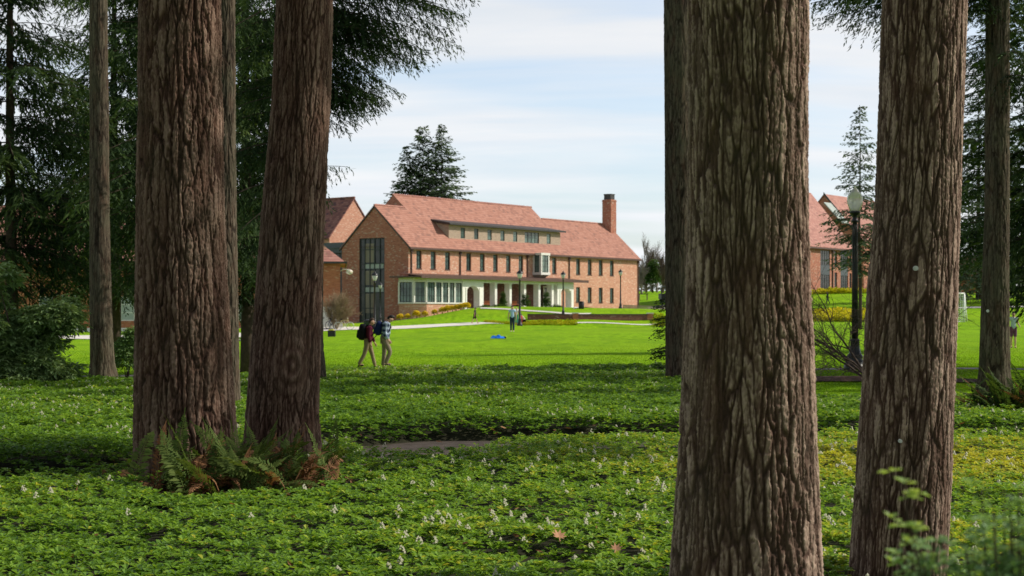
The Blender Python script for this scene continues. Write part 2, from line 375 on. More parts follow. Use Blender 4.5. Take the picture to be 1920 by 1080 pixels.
ribbon('asphalt_path', M['asphalt'], [(-30, 44), (-14, 45.5), (-5, 48), (0, 49), (5, 46.5), (8.2, 44.2), (13, 43.3), (30, 43)], [(-30, 46), (-14, 47.5), (-5, 50), (0, 51), (5, 48.6), (8.2, 46), (13, 45.4), (30, 45.4)], n=160, lift=.015)
ribbon('mulch_bed', M['mulch'], gp2([(1527, 717), (1620, 717.5), (1700, 718), (1835, 719)]), gp2([(1527, 707.5), (1620, 707), (1700, 710), (1835, 713)]), n=60, lift=.03)
ribbon('mulch_edge', M['mulch'], [(-14, 40), (-8.5, 40.5), (-6.8, 42.2)], [(-14, 42), (-8.5, 42.4), (-6.8, 43.6)], n=40, lift=.03)
ribbon('bare_earth_trail', M['path_dirt'], [(-14, 12.6), (-6.5, 14.0), (-4.6, 14.9), (-3.4, 15.9), (-2.3, 17.7), (-1.2, 19.2), (.5, 19.7), (3, 20), (7, 20)],
       [(-14, 14.4), (-6.5, 15.4), (-4.6, 16.3), (-3.4, 17.6), (-2.5, 19.6), (-1.2, 21.3), (.5, 21.6), (3, 21.6), (7, 21.2)], n=120, lift=.02)

ribbon('bare_earth', M['path_dirt'], [(-15, 5), (13, 5)], [(-15, 21.6), (13, 21.6)], n=30, lift=.012, cross=30)
# ------------------------------------------------------------------ bark and trunks
def barkmat(name, stops, rough=.92, lichen=.25):
    t = NT(name); h = t.attr('bark'); co = t.coord()
    v = t.noise(t.mapping(co, (1, 1, .22)), 42, 6, .75); v2 = t.noise(co, 2.2, 3)
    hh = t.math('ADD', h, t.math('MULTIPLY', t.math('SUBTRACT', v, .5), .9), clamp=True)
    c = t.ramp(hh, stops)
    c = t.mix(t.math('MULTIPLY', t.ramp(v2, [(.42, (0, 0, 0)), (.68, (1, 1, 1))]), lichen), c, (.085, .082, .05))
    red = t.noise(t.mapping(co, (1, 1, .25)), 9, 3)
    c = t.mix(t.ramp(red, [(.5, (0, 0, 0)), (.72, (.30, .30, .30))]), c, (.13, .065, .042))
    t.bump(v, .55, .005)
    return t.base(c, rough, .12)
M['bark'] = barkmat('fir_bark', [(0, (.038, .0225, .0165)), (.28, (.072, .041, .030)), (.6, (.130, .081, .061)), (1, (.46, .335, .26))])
M['bark_shaded'] = barkmat('fir_bark_shaded', [(0, (.024, .013, .009)), (.28, (.058, .030, .021)), (.6, (.112, .064, .045)), (1, (.26, .175, .13))])  # darker copy of bark, shade put into the two left trunks
M['bark_fine'] = barkmat('fir_bark_fine', [(0, (.014, .010, .007)), (.35, (.042, .031, .022)), (.7, (.085, .067, .047)), (1, (.145, .12, .088))], lichen=.5)
def trunk(root, prof, d, top, rtop, na=300, vis=420, mat='bark', fur=6.0, depth=.03, seed=1, flare=.12, fine=1.0, knot=None):
    """prof: photo rows with left/right edges of the trunk at distance d; root is at its foot"""
    ox, oy, oz = root.location
    pr = sorted([(CAMZ+(HY-py)/F*d, ((l+r)/2-CX)/F*d, (r-l)/2/F*d) for py, l, r in prof])
    zs = np.array([p[0] for p in pr]); xs = np.array([p[1] for p in pr]); rs = np.array([p[2] for p in pr])
    ztop = zs[-1]; zz = np.r_[np.linspace(oz-.25, ztop+.3, vis), np.linspace(ztop+.35, top, 70)]
    k = min(3, len(zs)-1); sx = (xs[-1]-xs[-1-k])/(zs[-1]-zs[-1-k])
    cx = np.where(zz <= ztop, np.interp(zz, zs, xs), xs[-1]+(zz-ztop)*sx*.6)
    u = np.clip((zz-ztop)/(top-ztop), 0, 1); rr = np.where(zz <= ztop, np.interp(zz, zs, rs), rs[-1]*(1-u)+rtop*u)
    rr = rr+flare*np.exp(-np.maximum(zz-zs[0], 0)/.22)*(zz < zs[0]+1.2)*.5 + flare*np.clip(zs[0]-zz, 0, .4)
    th = np.linspace(0, 2*math.pi, na, endpoint=False)
    T, ZZ = np.meshgrid(th, zz); RR = rr[:, None]
    rm = float(np.median(rs)); px, py_ = np.cos(T)*rm, np.sin(T)*rm
    wx = gnoise(px*5, py_*5, ZZ*1.1, seed+5)*.75/fur; wy = gnoise(px*5, py_*5, ZZ*1.1, seed+6)*.75/fur
    jx = gnoise(px*34, py_*34, ZZ*11, seed+7)*.26/fur; jy = gnoise(px*34, py_*34, ZZ*11, seed+8)*.26/fur
    ax_, ay_ = px+wx+jx, py_+wy+jy
    f1, f2, cid = vor(ax_*fur, ay_*fur, ZZ*fur*.10, seed)
    g1, g2, cid2 = vor(ax_*fur*2.4, ay_*fur*2.4, ZZ*fur*.34, seed+1)
    n1 = np.abs(gnoise(ax_*fur*.8, ay_*fur*.8, ZZ*fur*.09, seed+2))
    n3 = gnoise(px*fur*5, py_*fur*5, ZZ*fur*1.9, seed+2); n4 = gnoise(px*fur*12, py_*fur*12, ZZ*fur*7, seed+3)
    low = gnoise(px*2.2, py_*2.2, ZZ*.5, seed+4)
    plate = sstep(.0, .17, f2-f1)*sstep(-.03, .06, n1); p2 = sstep(-.05, .14, g2-g1)
    h = plate*.46+p2*plate*.20+.20*np.clip(.5+1.6*n3, 0, 1)+.26*(cid-.5)+.20*(cid2-.5)*plate
    disp = depth*(plate-.75)+depth*.26*(p2-.6)*(.35+.65*plate)+depth*.4*(cid-.5)*plate+fine*(depth*.55*n3+depth*.5*n4)+.03*rm*low
    # root flutes near the ground
    fl = np.exp(-np.maximum(ZZ-oz, 0)/.45); disp = disp+fl*.05*rm/.4*gnoise(px*2.6, py_*2.6, 0*ZZ, seed+9)
    if knot is not None:
        kt, kz, kr = knot; dd = np.hypot((np.angle(np.exp(1j*(T-kt))))*rm, (ZZ-kz)*.62)
        ring = np.exp(-(dd/kr)**2); disp = disp*(1-.75*ring)+.06*ring+.012*np.cos(dd*75)*ring; h = h*(1-.6*ring)+ring*(.35+.18*np.cos(dd*75))
    # bark is flattened further up where nobody looks closely
    Vx = cx[:, None]+(RR+disp)*np.cos(T)-ox; Vy = oy+(RR+disp)*np.sin(T)-oy+0*Vx; Vz = ZZ-oz+.012*n3
    V = np.stack([Vx, Vy, Vz], -1).reshape(-1, 3); nz = len(zz)
    i = np.arange(nz*na).reshape(nz, na); j = np.roll(i, -1, 1)
    q = np.stack([i[:-1], j[:-1], j[1:], i[1:]], -1).reshape(-1, 4)
    o = np_mesh('trunk', V, q, M[mat], root, point_attr={'bark': np.clip(h+.12*low, 0, 1)}, smooth=True)
    return (cx[-1]-ox, top-oz)

# ------------------------------------------------------------------ conifer crowns
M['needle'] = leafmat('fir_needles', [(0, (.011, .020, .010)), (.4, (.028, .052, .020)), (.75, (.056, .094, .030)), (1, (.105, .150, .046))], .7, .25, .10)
M['needle_far'] = leafmat('fir_needles_far', [(0, (.030, .045, .030)), (.5, (.075, .115, .065)), (1, (.14, .185, .09))], .7, .2, .2)  # paler needles for far crowns, haze put into the colour
M['twig'] = plain('twig_wood', (.06, .045, .033), .9, .3, 8, .1)
def branch_set(rng, br, sub=.16, tw=.06, twl=.13, tww=.035, pend=.55, sublen=.34, jit=.13):
    """br: rows (x, y, z, azimuth, length, rise, droop). Returns needle-twig triangles pairs and wood tube verts"""
    B = np.array(br, float); VV = []; TT = []; WV = []; WF = []; nb = 0
    for (x, y, z, az, L, up, dr) in B:
        n = max(4, int(L/sub)); s = (np.arange(n)+rng.random(n))/n; s = np.sort(np.clip(s, .08, 1))
        cx_, sx_ = math.cos(az), math.sin(az); wob = rng.normal(0, .06)
        def pos(s):
            r = L*s; lat = wob*L*s*s; return np.stack([x+cx_*r-sx_*lat, y+sx_*r+cx_*lat, z+up*r-dr*L*s*s+.16*dr*L*s**6], -1)
        P = pos(s); 
        # wood
        ss = np.linspace(0, .95, 6); C = pos(ss); rad = .018*L/3*(1-ss*.85)+.004
        for k in range(6):
            for a in range(3): WV.append(C[k]+rad[k]*np.array([-sx_*math.cos(a*2.094), cx_*math.cos(a*2.094), math.sin(a*2.094)]))
        for k in range(5):
            for a in range(3): b0 = nb+k*3; WF.append((b0+a, b0+(a+1) % 3, b0+3+(a+1) % 3, b0+3+a))
        nb += 18
        side = np.where(np.arange(n) % 2 == 0, 1, -1)
        ang = az+side*rng.uniform(.7, 1.25, n)
        sl = sublen*L*(1-s)**.6*np.minimum(1, s*4+.25)*rng.uniform(.6, 1.25, n)+.14
        m = np.maximum(3, (sl/tw).astype(int)); tot = m.sum(); rep = np.repeat(np.arange(n), m)
        q = (np.arange(tot)-np.repeat(np.cumsum(m)-m, m)+rng.random(tot)*.8)/np.repeat(m, m)
        r = sl[rep]*q; pd = rng.uniform(.5, 1.3, n)*pend
        bp = P[rep]+np.stack([np.cos(ang[rep])*r, np.sin(ang[rep])*r, -pd[rep]*sl[rep]*q**1.5], -1)+rng.normal(0, .012, (tot, 3))
        sd2 = np.where(rng.random(tot) < .5, 1, -1); ta = ang[rep]+sd2*rng.uniform(.15, .75, tot)
        dz = -pd[rep]*1.0*rng.uniform(.2, 1.5, tot)
        D = np.stack([np.cos(ta), np.sin(ta), dz], -1)+rng.normal(0, jit, (tot, 3)); D /= np.linalg.norm(D, axis=1)[:, None]
        ln = twl*rng.uniform(.6, 1.3, tot)*(1-.3*q)
        nrm = np.stack([rng.normal(0, .6, tot), rng.normal(0, .6, tot), np.ones(tot)], -1); sdv = np.cross(D, nrm); sdv /= np.linalg.norm(sdv, axis=1)[:, None]+1e-6
        w = tww*rng.uniform(.7, 1.3, tot); mid = bp+D*(ln*.45)[:, None]
        VV.append(np.stack([bp, mid-sdv*w[:, None], bp+D*ln[:, None], mid+sdv*w[:, None]], 1))
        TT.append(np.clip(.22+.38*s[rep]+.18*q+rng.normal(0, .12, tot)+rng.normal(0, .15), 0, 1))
    V = np.concatenate(VV).reshape(-1, 3); T = np.concatenate(TT)
    return V, np.arange(len(V)).reshape(-1, 4), T, np.array(WV), np.array(WF)
def crown_mesh(name, rng, br, parent=None, mat='needle', wood='twig', **kw):
    V, Fq, T, WV, WF = branch_set(rng, br, **kw)
    allV = np.concatenate([V, WV]); allF = np.concatenate([Fq, WF+len(V)])
    return np_mesh(name, allV, allF, [M[mat], M[wood]], parent, face_attr={'tint': np.r_[T, np.zeros(len(WF))]}, mi=np.r_[np.zeros(len(Fq)), np.ones(len(WF))])
def fir_branches(rng, z0, z1, R0, step=.5, per=5, shape=.8, up=.12, droop=.32, r=lambda z: 0, cx=lambda z: 0, gap=0.0, az=None):
    br = []; z = z0
    while z < z1:
        u = (z-z0)/(z1-z0); L = R0*(1-u)**shape*min(1, .55+u*4)
        for k in range(per):
            if rng.random() < gap: continue
            a = rng.uniform(0, 2*math.pi) if az is None else rng.uniform(*az)
            l = max(.35, L*rng.uniform(.65, 1.15))
            br.append((cx(z), 0, z+rng.uniform(-.5, .5)*step, a, l, up*rng.uniform(.2, 1.6)*(.4+u*1.6), droop*rng.uniform(.7, 1.3)*(1-.55*u)))
        z += step*rng.uniform(.8, 1.2)
    return br
# ------------------------------------------------------------------ the big trees
rngT = np.random.default_rng(7)
def tree_root(label, px, d, group=None, name='fir_tree', cat='tree'):
    x = (px-CX)/F*d; return thing(name, label, cat, (x, d, zf(x, d)), 0, group)
BARE = 'fir trunks in the grove'
tA = tree_root('massive reddish brown fir trunk at left, the sword fern at its foot', 345, 15.1)
topA = trunk(tA, [(0, 264, 413), (200, 261, 415), (400, 259, 418), (540, 257, 425), (680, 255, 433), (780, 254, 438), (860, 255, 444), (930, 250, 452)], 15.1, 27, .22, na=380, vis=520, mat='bark_shaded', seed=11, fur=13.5, depth=.024, flare=.1)
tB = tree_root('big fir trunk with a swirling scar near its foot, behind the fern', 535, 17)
topB = trunk(tB, [(0, 519, 624), (200, 510, 618), (400, 492, 608), (580, 478, 601), (690, 468, 599), (780, 462, 597), (850, 459, 600), (892, 452, 606)], 17, 26, .2, na=340, vis=500, mat='bark_shaded', seed=23, fur=18, depth=.016, knot=(R(-72), 1.18, .2))
tG = tree_root('thickest fir trunk right of centre, deeply furrowed and sunlit along its right side', 1400, 7.1)
topG = trunk(tG, [(0, 1292, 1513), (200, 1292, 1513), (400, 1292, 1514), (560, 1289, 1518), (640, 1285, 1523), (860, 1275, 1530), (1060, 1260, 1540), (1102, 1256, 1543), (1180, 1248, 1550)], 7.1, 28, .18, na=460, vis=620, seed=37, fur=26, depth=.012, flare=.0)
tH = tree_root('big leaning fir trunk at right with a small round tag, sunlit along its right side', 1690, 9.0)
topH = trunk(tH, [(0, 1656, 1810), (200, 1650, 1804), (400, 1642, 1797), (540, 1629, 1792), (740, 1618, 1786), (860, 1609, 1782), (1060, 1595, 1772), (1180, 1578, 1766)], 9.0, 26, .16, na=400, vis=620, seed=41, fur=28, depth=.0105, flare=.0)
tC = tree_root('dark fir trunk half hidden behind the massive left trunk', 424, 26)
topC = trunk(tC, [(0, 398, 440), (400, 400, 443), (780, 402, 450), (788, 398, 453)], 26, 27, .12, na=160, vis=300, seed=53, fur=13, depth=.014, mat='bark_fine', flare=.05)
tD = tree_root('fir tree behind the scarred trunk with drooping boughs hanging over the sky', 586, 36)
topD = trunk(tD, [(0, 575, 606), (400, 570, 606), (640, 566, 606), (735, 560, 614)], 36, 25, .1, na=120, vis=260, seed=59, fur=13, depth=.014, mat='bark_fine', flare=.1)
tE = tree_root('slender smooth fir trunk standing beside the rhododendron', 188, 38)
topE = trunk(tE, [(0, 168.5, 201), (400, 168.5, 205), (580, 168.5, 209), (680, 170, 214), (727, 166, 224)], 38, 26, .1, na=140, vis=300, seed=61, fur=14, depth=.009, mat='bark_fine', flare=.14)
tF = tree_root('slender olive grey fir trunk just left of the thickest trunk', 1268, 36)
topF = trunk(tF, [(0, 1245, 1297), (400, 1247, 1297), (640, 1248, 1292), (733, 1249, 1288)], 36, 26, .12, na=160, vis=320, seed=67, fur=14, depth=.009, mat='bark_fine', flare=.1)
tI = tree_root('fir trunk at the right edge with the dark fern beside its foot', 1866, 34)
topI = trunk(tI, [(0, 1849, 1892), (400, 1847, 1892), (540, 1842, 1891), (700, 1836, 1893), (742, 1830, 1898)], 34, 25, .12, na=160, vis=320, seed=71, fur=13, depth=.014, mat='bark_fine', flare=.1)
# high crowns (two shared meshes)
hc1 = crown_mesh('crown', rngT, fir_branches(rngT, 0, 15, 3.6, .55, 5, .75), tA, sub=.3, tw=.12, twl=.26, tww=.07)
hc2 = crown_mesh('crown', rngT, fir_branches(rngT, 0, 13, 3.0, .6, 4, .75), tB, sub=.3, tw=.12, twl=.26, tww=.07)
def give_crown(src, root, top, z, rz, s=1.0, first=False):
    c = src if first else src.copy()
    if not first: COL.objects.link(c); c.parent = root
    c.location = (top[0], 0, z); c.rotation_euler = (0, 0, rz); c.scale = (s, s, s)
give_crown(hc1, tA, topA, 13, 0, first=True); give_crown(hc2, tB, topB, 14, 1, first=True)
give_crown(hc1, tG, topG, 14, 2); give_crown(hc2, tH, topH, 14, 3); give_crown(hc2, tC, topC, 13.5, 4); give_crown(hc2, tE, topE, 12.5, 5); give_crown(hc1, tF, topF, 11.5, 2.5, .95)
# tree D: low drooping boughs on its right side
br = []
cxD = -.15
for z0, az, L, up, dr in [(9.0, -.1, 3.6, .10, .30), (8.6, .15, 3.5, .05, .30), (8.2, -.5, 3.2, .05, .35), (9.5, .1, 3.8, .05, .22), (9.9, -.15, 3.6, .04, .22), (9.3, .3, 3.6, .0, .2), (8.0, -.2, 2.5, .05, .35), (7.5, .2, 2.2, .02, .4), (7.2, -.4, 1.7, .0, .45), (8.8, -.3, 3.4, .0, .28), (9.8, -.4, 3.6, .05, .25), (10.2, .1, 3.7, .02, .22), (10.4, -.25, 3.8, .04, .25), (10.7, .2, 3.9, .02, .25), (8.4, .5, 2.8, .02, .35), (7.8, .6, 2.2, .0, .4),
                          (5.05, -.15, 1.0, .10, .12), (6.3, .4, 1.0, .0, .5), (6.6, -.3, 1.25, .0, .5)]:
    br.append((cxD, 0, z0, az, L, up, dr))
for k in range(48): zz_ = rngT.uniform(6.4, 10.6); br.append((cxD, 0, zz_, rngT.uniform(-.7, .9), rngT.uniform(1.2, 1.2+(zz_-5.6)*.55), rngT.uniform(0, .08), rngT.uniform(.25, .42)))
for k in range(34): br.append((cxD, 0, rngT.uniform(3.4, 11), rngT.uniform(1.8, 4.6), rngT.uniform(2.2, 3.8), rngT.uniform(0, .1), rngT.uniform(.25, .45)))
br += [(cxD, 0, b[2]+10.5, b[3], b[4]*.8, b[5], b[6]) for b in fir_branches(rngT, 0.4, 14, 4.0, .6, 5)]
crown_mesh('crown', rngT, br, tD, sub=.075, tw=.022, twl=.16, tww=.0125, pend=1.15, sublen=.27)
# tree I: a bough reaching left across the sky, and foliage high up
br = [(.1, 0, z0, az, L, up, dr) for z0, az, L, up, dr in [(9.3, 3.2, 3.9, -.02, .12), (9.0, 3.05, 3.3, -.02, .16), (9.5, 3.4, 3.2, .0, .2), (8.9, 3.5, 2.6, .0, .2), (9.6, 3.0, 4.0, 0, .1), (8.6, 2.8, 1.6, 0, .3), (7.6, 3.3, 1.3, 0, .3), (8.3, 3.6, 2.0, 0, .3), (8.6, 3.15, 3.9, 0, .18), (8.9, 3.3, 3.6, 0, .22), (8.5, 3.0, 3.2, 0, .2), (8.2, 3.2, 2.6, 0, .25), (8.75, 3.1, 4.1, .02, .14), (8.4, 3.4, 2.8, 0, .25), (9.2, 3.2, 4.2, 0, .2), (9.1, 3.0, 3.7, 0, .22)]]
for k in range(16): br.append((.1, 0, rngT.uniform(6.5, 10), rngT.uniform(-1.3, 1.6), rngT.uniform(1.0, 2.4), .02, .35))
br += [(.1, 0, b[2]+10, b[3], b[4]*.85, b[5], b[6]) for b in fir_branches(rngT, 0.2, 14, 3.6, .6, 5)]
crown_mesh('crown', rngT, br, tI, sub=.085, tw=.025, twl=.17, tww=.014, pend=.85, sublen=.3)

# ------------------------------------------------------------------ conifers with low crowns
def conifer(label, px, d, H, z0, R0, seed, step=.45, per=5, mat='needle', group=None, name='conifer', py=None, shape=.75, gap=0.0, rt=.22, up=.12, droop=.34, x=None, **kw):
    x = (px-CX)/F*d if x is None else x; z = zf(x, d)
    r = thing(name, label, 'tree', (x, d, z), 0, group); rg = np.random.default_rng(seed)
    m = MB(); n = 14
    m.tube([(math.sin(k*.7)*.04, math.cos(k)*.04, -.3+(H+.2)*k/n) for k in range(n+1)], [max(.02, rt*(1-k/n*.96)) for k in range(n+1)], 10)
    m.build('trunk', M['twig'], r, True)
    crown_mesh('crown', rg, fir_branches(rg, z0, H, R0, step, per, shape, up, droop, gap=gap), r, mat=mat, **kw); return r
LB = 'dark conifers massed at the left'
kw = dict(sub=.12, tw=.036, twl=.27, tww=.023, pend=1.1, sublen=.34)
conifer('tall dark conifer at the left edge behind the rhododendron', 20, 50, 19, 2.9, 4.6, 101, per=7, gap=.36, **kw)
conifer('dark conifer with wide drooping boughs behind the slender smooth trunk', 215, 58, 21, 3.0, 4.8, 102, per=7, gap=.3, **kw)
conifer('dark conifer showing between the two big left trunks', 462, 50, 20, 2.5, 3.0, 103, per=8, gap=.0, **kw)
conifer('dark conifer hidden behind the massive left trunk, its boughs showing on both sides', 335, 46, 20, 3.2, 4.0, 104, per=7, gap=.2, **kw)
# right side
kw2 = dict(sub=.14, tw=.048, twl=.28, tww=.028, pend=.65, sublen=.36)
conifer('dark conifer filling the gap right of the leaning trunk', 1862, 72, 22, 3.8, 4.2, 111, per=5, gap=.05, mat='needle', **kw2)
conifer('dark spreading conifer cut by the right edge of the view, boughs low over the lawn', 1990, 42, 15, 2.0, 2.7, 112, per=6, gap=.1, **kw)
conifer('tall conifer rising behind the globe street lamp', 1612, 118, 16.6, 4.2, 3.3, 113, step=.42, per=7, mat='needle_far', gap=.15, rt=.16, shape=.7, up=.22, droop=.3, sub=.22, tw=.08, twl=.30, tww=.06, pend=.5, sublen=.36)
for i, (px, H, R0, lab) in enumerate([(763, 26.4, 6.4, 'left and shortest'), (793, 29.9, 5.6, 'middle'), (828, 29.6, 8.6, 'right and widest')]):
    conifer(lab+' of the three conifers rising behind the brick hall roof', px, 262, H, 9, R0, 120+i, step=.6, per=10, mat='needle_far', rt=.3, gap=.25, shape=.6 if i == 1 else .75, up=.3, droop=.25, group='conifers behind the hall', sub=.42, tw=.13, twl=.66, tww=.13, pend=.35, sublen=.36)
for i, (px, d, H, R0) in enumerate([(1790, 190, 24, 7), (1835, 205, 27, 8), (1880, 185, 22, 7), (1935, 195, 28, 8)]):
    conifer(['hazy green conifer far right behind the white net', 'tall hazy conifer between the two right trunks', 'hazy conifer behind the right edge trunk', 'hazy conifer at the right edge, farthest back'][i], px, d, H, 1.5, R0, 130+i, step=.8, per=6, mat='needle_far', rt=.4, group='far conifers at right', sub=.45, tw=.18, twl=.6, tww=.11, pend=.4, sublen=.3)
conifer('small young conifer peeping out left of the slender olive trunk', 1252, 40, 2.0, .1, .62, 140, step=.12, per=6, rt=.04, sub=.07, tw=.035, twl=.09, tww=.022, pend=.3, sublen=.35)
conifer('unseen clear stemmed fir right of the view, added to shade the left trunks', 0, 18.3, 21, 10.8, 2.7, 149, step=.5, per=7, rt=.28, name='fir_tree', x=13, shape=.5, sub=.22, tw=.09, twl=.26, tww=.07, pend=.5, sublen=.35)  # out of view, placed and shaped to keep sun off the left trunks
# firs behind and beside the viewpoint are added to block skylight; off to the right of the view, the neighbouring trees of the grove that throw the shade (their shadows are in the photo)
SH = [(15, 31, 19, 3.0), (19, 39, 22, 3.6), (14.5, 42, 17, 3.2), (27, 38, 24, 3.6), (27, 46, 23, 4.0), (22, 48, 20, 3.4), (-4, -7, 22, 4.4), (4.5, -8, 21, 4.2), (-12, -3, 22, 4.5), (12, -5, 20, 4), (-18, 6, 20, 4.2), (0, -14, 24, 5), (-9, -13, 22, 5), (9, -14, 22, 5), (-13, 14, 19, 3.4), (17, 3, 20, 3.2)]
firs = None
for i, (x, y, H, R0) in enumerate(SH):
    if firs is None:
        firs = conifer('unseen fir tree shading the grove from beside or behind the viewpoint', 0, y, H, 3.5, R0, 150, step=.55, per=6, rt=.3, group='grove firs round the viewpoint', name='fir_tree', x=x, gap=.05, sub=.3, tw=.13, twl=.3, tww=.085, pend=.5, sublen=.33)
    else:
        c = copy_tree(firs); c.location = (x, y, zf(x, y)); c.rotation_euler = (0, 0, i*1.7); s = R0/3.0; c.scale = (s, s, H/19); c['label'] = 'unseen fir tree shading the grove from beside or behind the viewpoint'; c['group'] = firs['group']
# ------------------------------------------------------------------ leaves on stems
def rosettes(rng, P, nl, L, Wd, tilt=(.1, .7), fold=.25, wide=.6, up=None, tint=None, tj=.12):
    """whorls of nl folded leaves round each point; returns verts, triangles and a tint per face"""
    N = len(P); k = nl; n = N*k
    ph = rng.random(N)[:, None]*6.283+np.arange(k)[None]*(2.39996)+rng.normal(0, .2, (N, k))
    tl = rng.uniform(tilt[0], tilt[1], (N, k)); ln = (L if np.ndim(L) == 0 else np.asarray(L)[:, None])*rng.uniform(.65, 1.2, (N, k))
    wd = ln*Wd
    D = np.stack([np.cos(ph)*np.cos(tl), np.sin(ph)*np.cos(tl), np.sin(tl)], -1)
    S = np.stack([-np.sin(ph), np.cos(ph), 0*ph], -1); Nn = np.cross(D, S)
    if up is not None:                                   # lean every whorl towards its own direction
        u = up/np.linalg.norm(up, axis=1)[:, None]; D = D+.0; rot = u[:, None, :]
        D = D*1.0+ (rot-np.array([0, 0, 1.]))*(np.abs(D).sum(-1, keepdims=True)*.45); D /= np.linalg.norm(D, axis=-1, keepdims=True)
        Nn = np.cross(D, S); Nn /= np.linalg.norm(Nn, axis=-1, keepdims=True)+1e-6
    b = P[:, None, :]+D*(ln*.08)[..., None]; tip = b+D*ln[..., None]-Nn*0+np.array([0, 0, -1.])*(ln*.12)[..., None]
    mid = b+D*(ln*wide)[..., None]; off = Nn*0
    l = mid-S*wd[..., None]-Nn*(-fold*wd)[..., None]; r = mid+S*wd[..., None]-Nn*(-fold*wd)[..., None]
    V = np.stack([b, l, tip, r], 2).reshape(-1, 3); i = np.arange(n)*4
    Tn = np.stack([np.stack([i, i+1, i+2], -1), np.stack([i, i+2, i+3], -1)], 1).reshape(-1, 3)
    tt = (.5 if tint is None else np.asarray(tint)[:, None])+rng.normal(0, tj, (N, k))
    return V, Tn, np.repeat(np.clip(tt, 0, 1).ravel(), 2)
def inpoly(P, poly):
    x, y = P[:, 0], P[:, 1]; c = np.zeros(len(P), bool); q = poly
    for i in range(len(q)):
        x1, y1 = q[i]; x2, y2 = q[i-1]
        c ^= ((y1 > y) != (y2 > y)) & (x < (x2-x1)*(y-y1)/((y2-y1) or 1e-9)+x1)
    return c
def edge_dist(P, poly):
    d = np.full(len(P), 1e9); q = np.array(poly, float)
    for i in range(len(q)):
        a, b = q[i-1], q[i]; ab = b-a; t = np.clip(((P-a)@ab)/(ab@ab), 0, 1); d = np.minimum(d, np.hypot(*(P-a-t[:, None]*ab).T))
    return d
M['ivy'] = leafmat('groundcover_leaf', [(0, (.024, .068, .012)), (.3, (.074, .158, .025)), (.55, (.155, .29, .038)), (.8, (.26, .42, .055)), (1, (.48, .47, .06))], .36, .42, .32)
M['soil'] = plain('dark_soil', (.022, .022, .012), .95, .4, 6, .1)
M['bloom'] = plain('cream_blossom', (.44, .43, .30), .7, .1, 20)
TR = [(o.location.x, o.location.y, rr) for o, rr in ((tA, .52), (tB, .42), (tG, .40), (tH, .34), (tC, .3), (tD, .3), (tE, .36), (tF, .25), (tI, .38))]
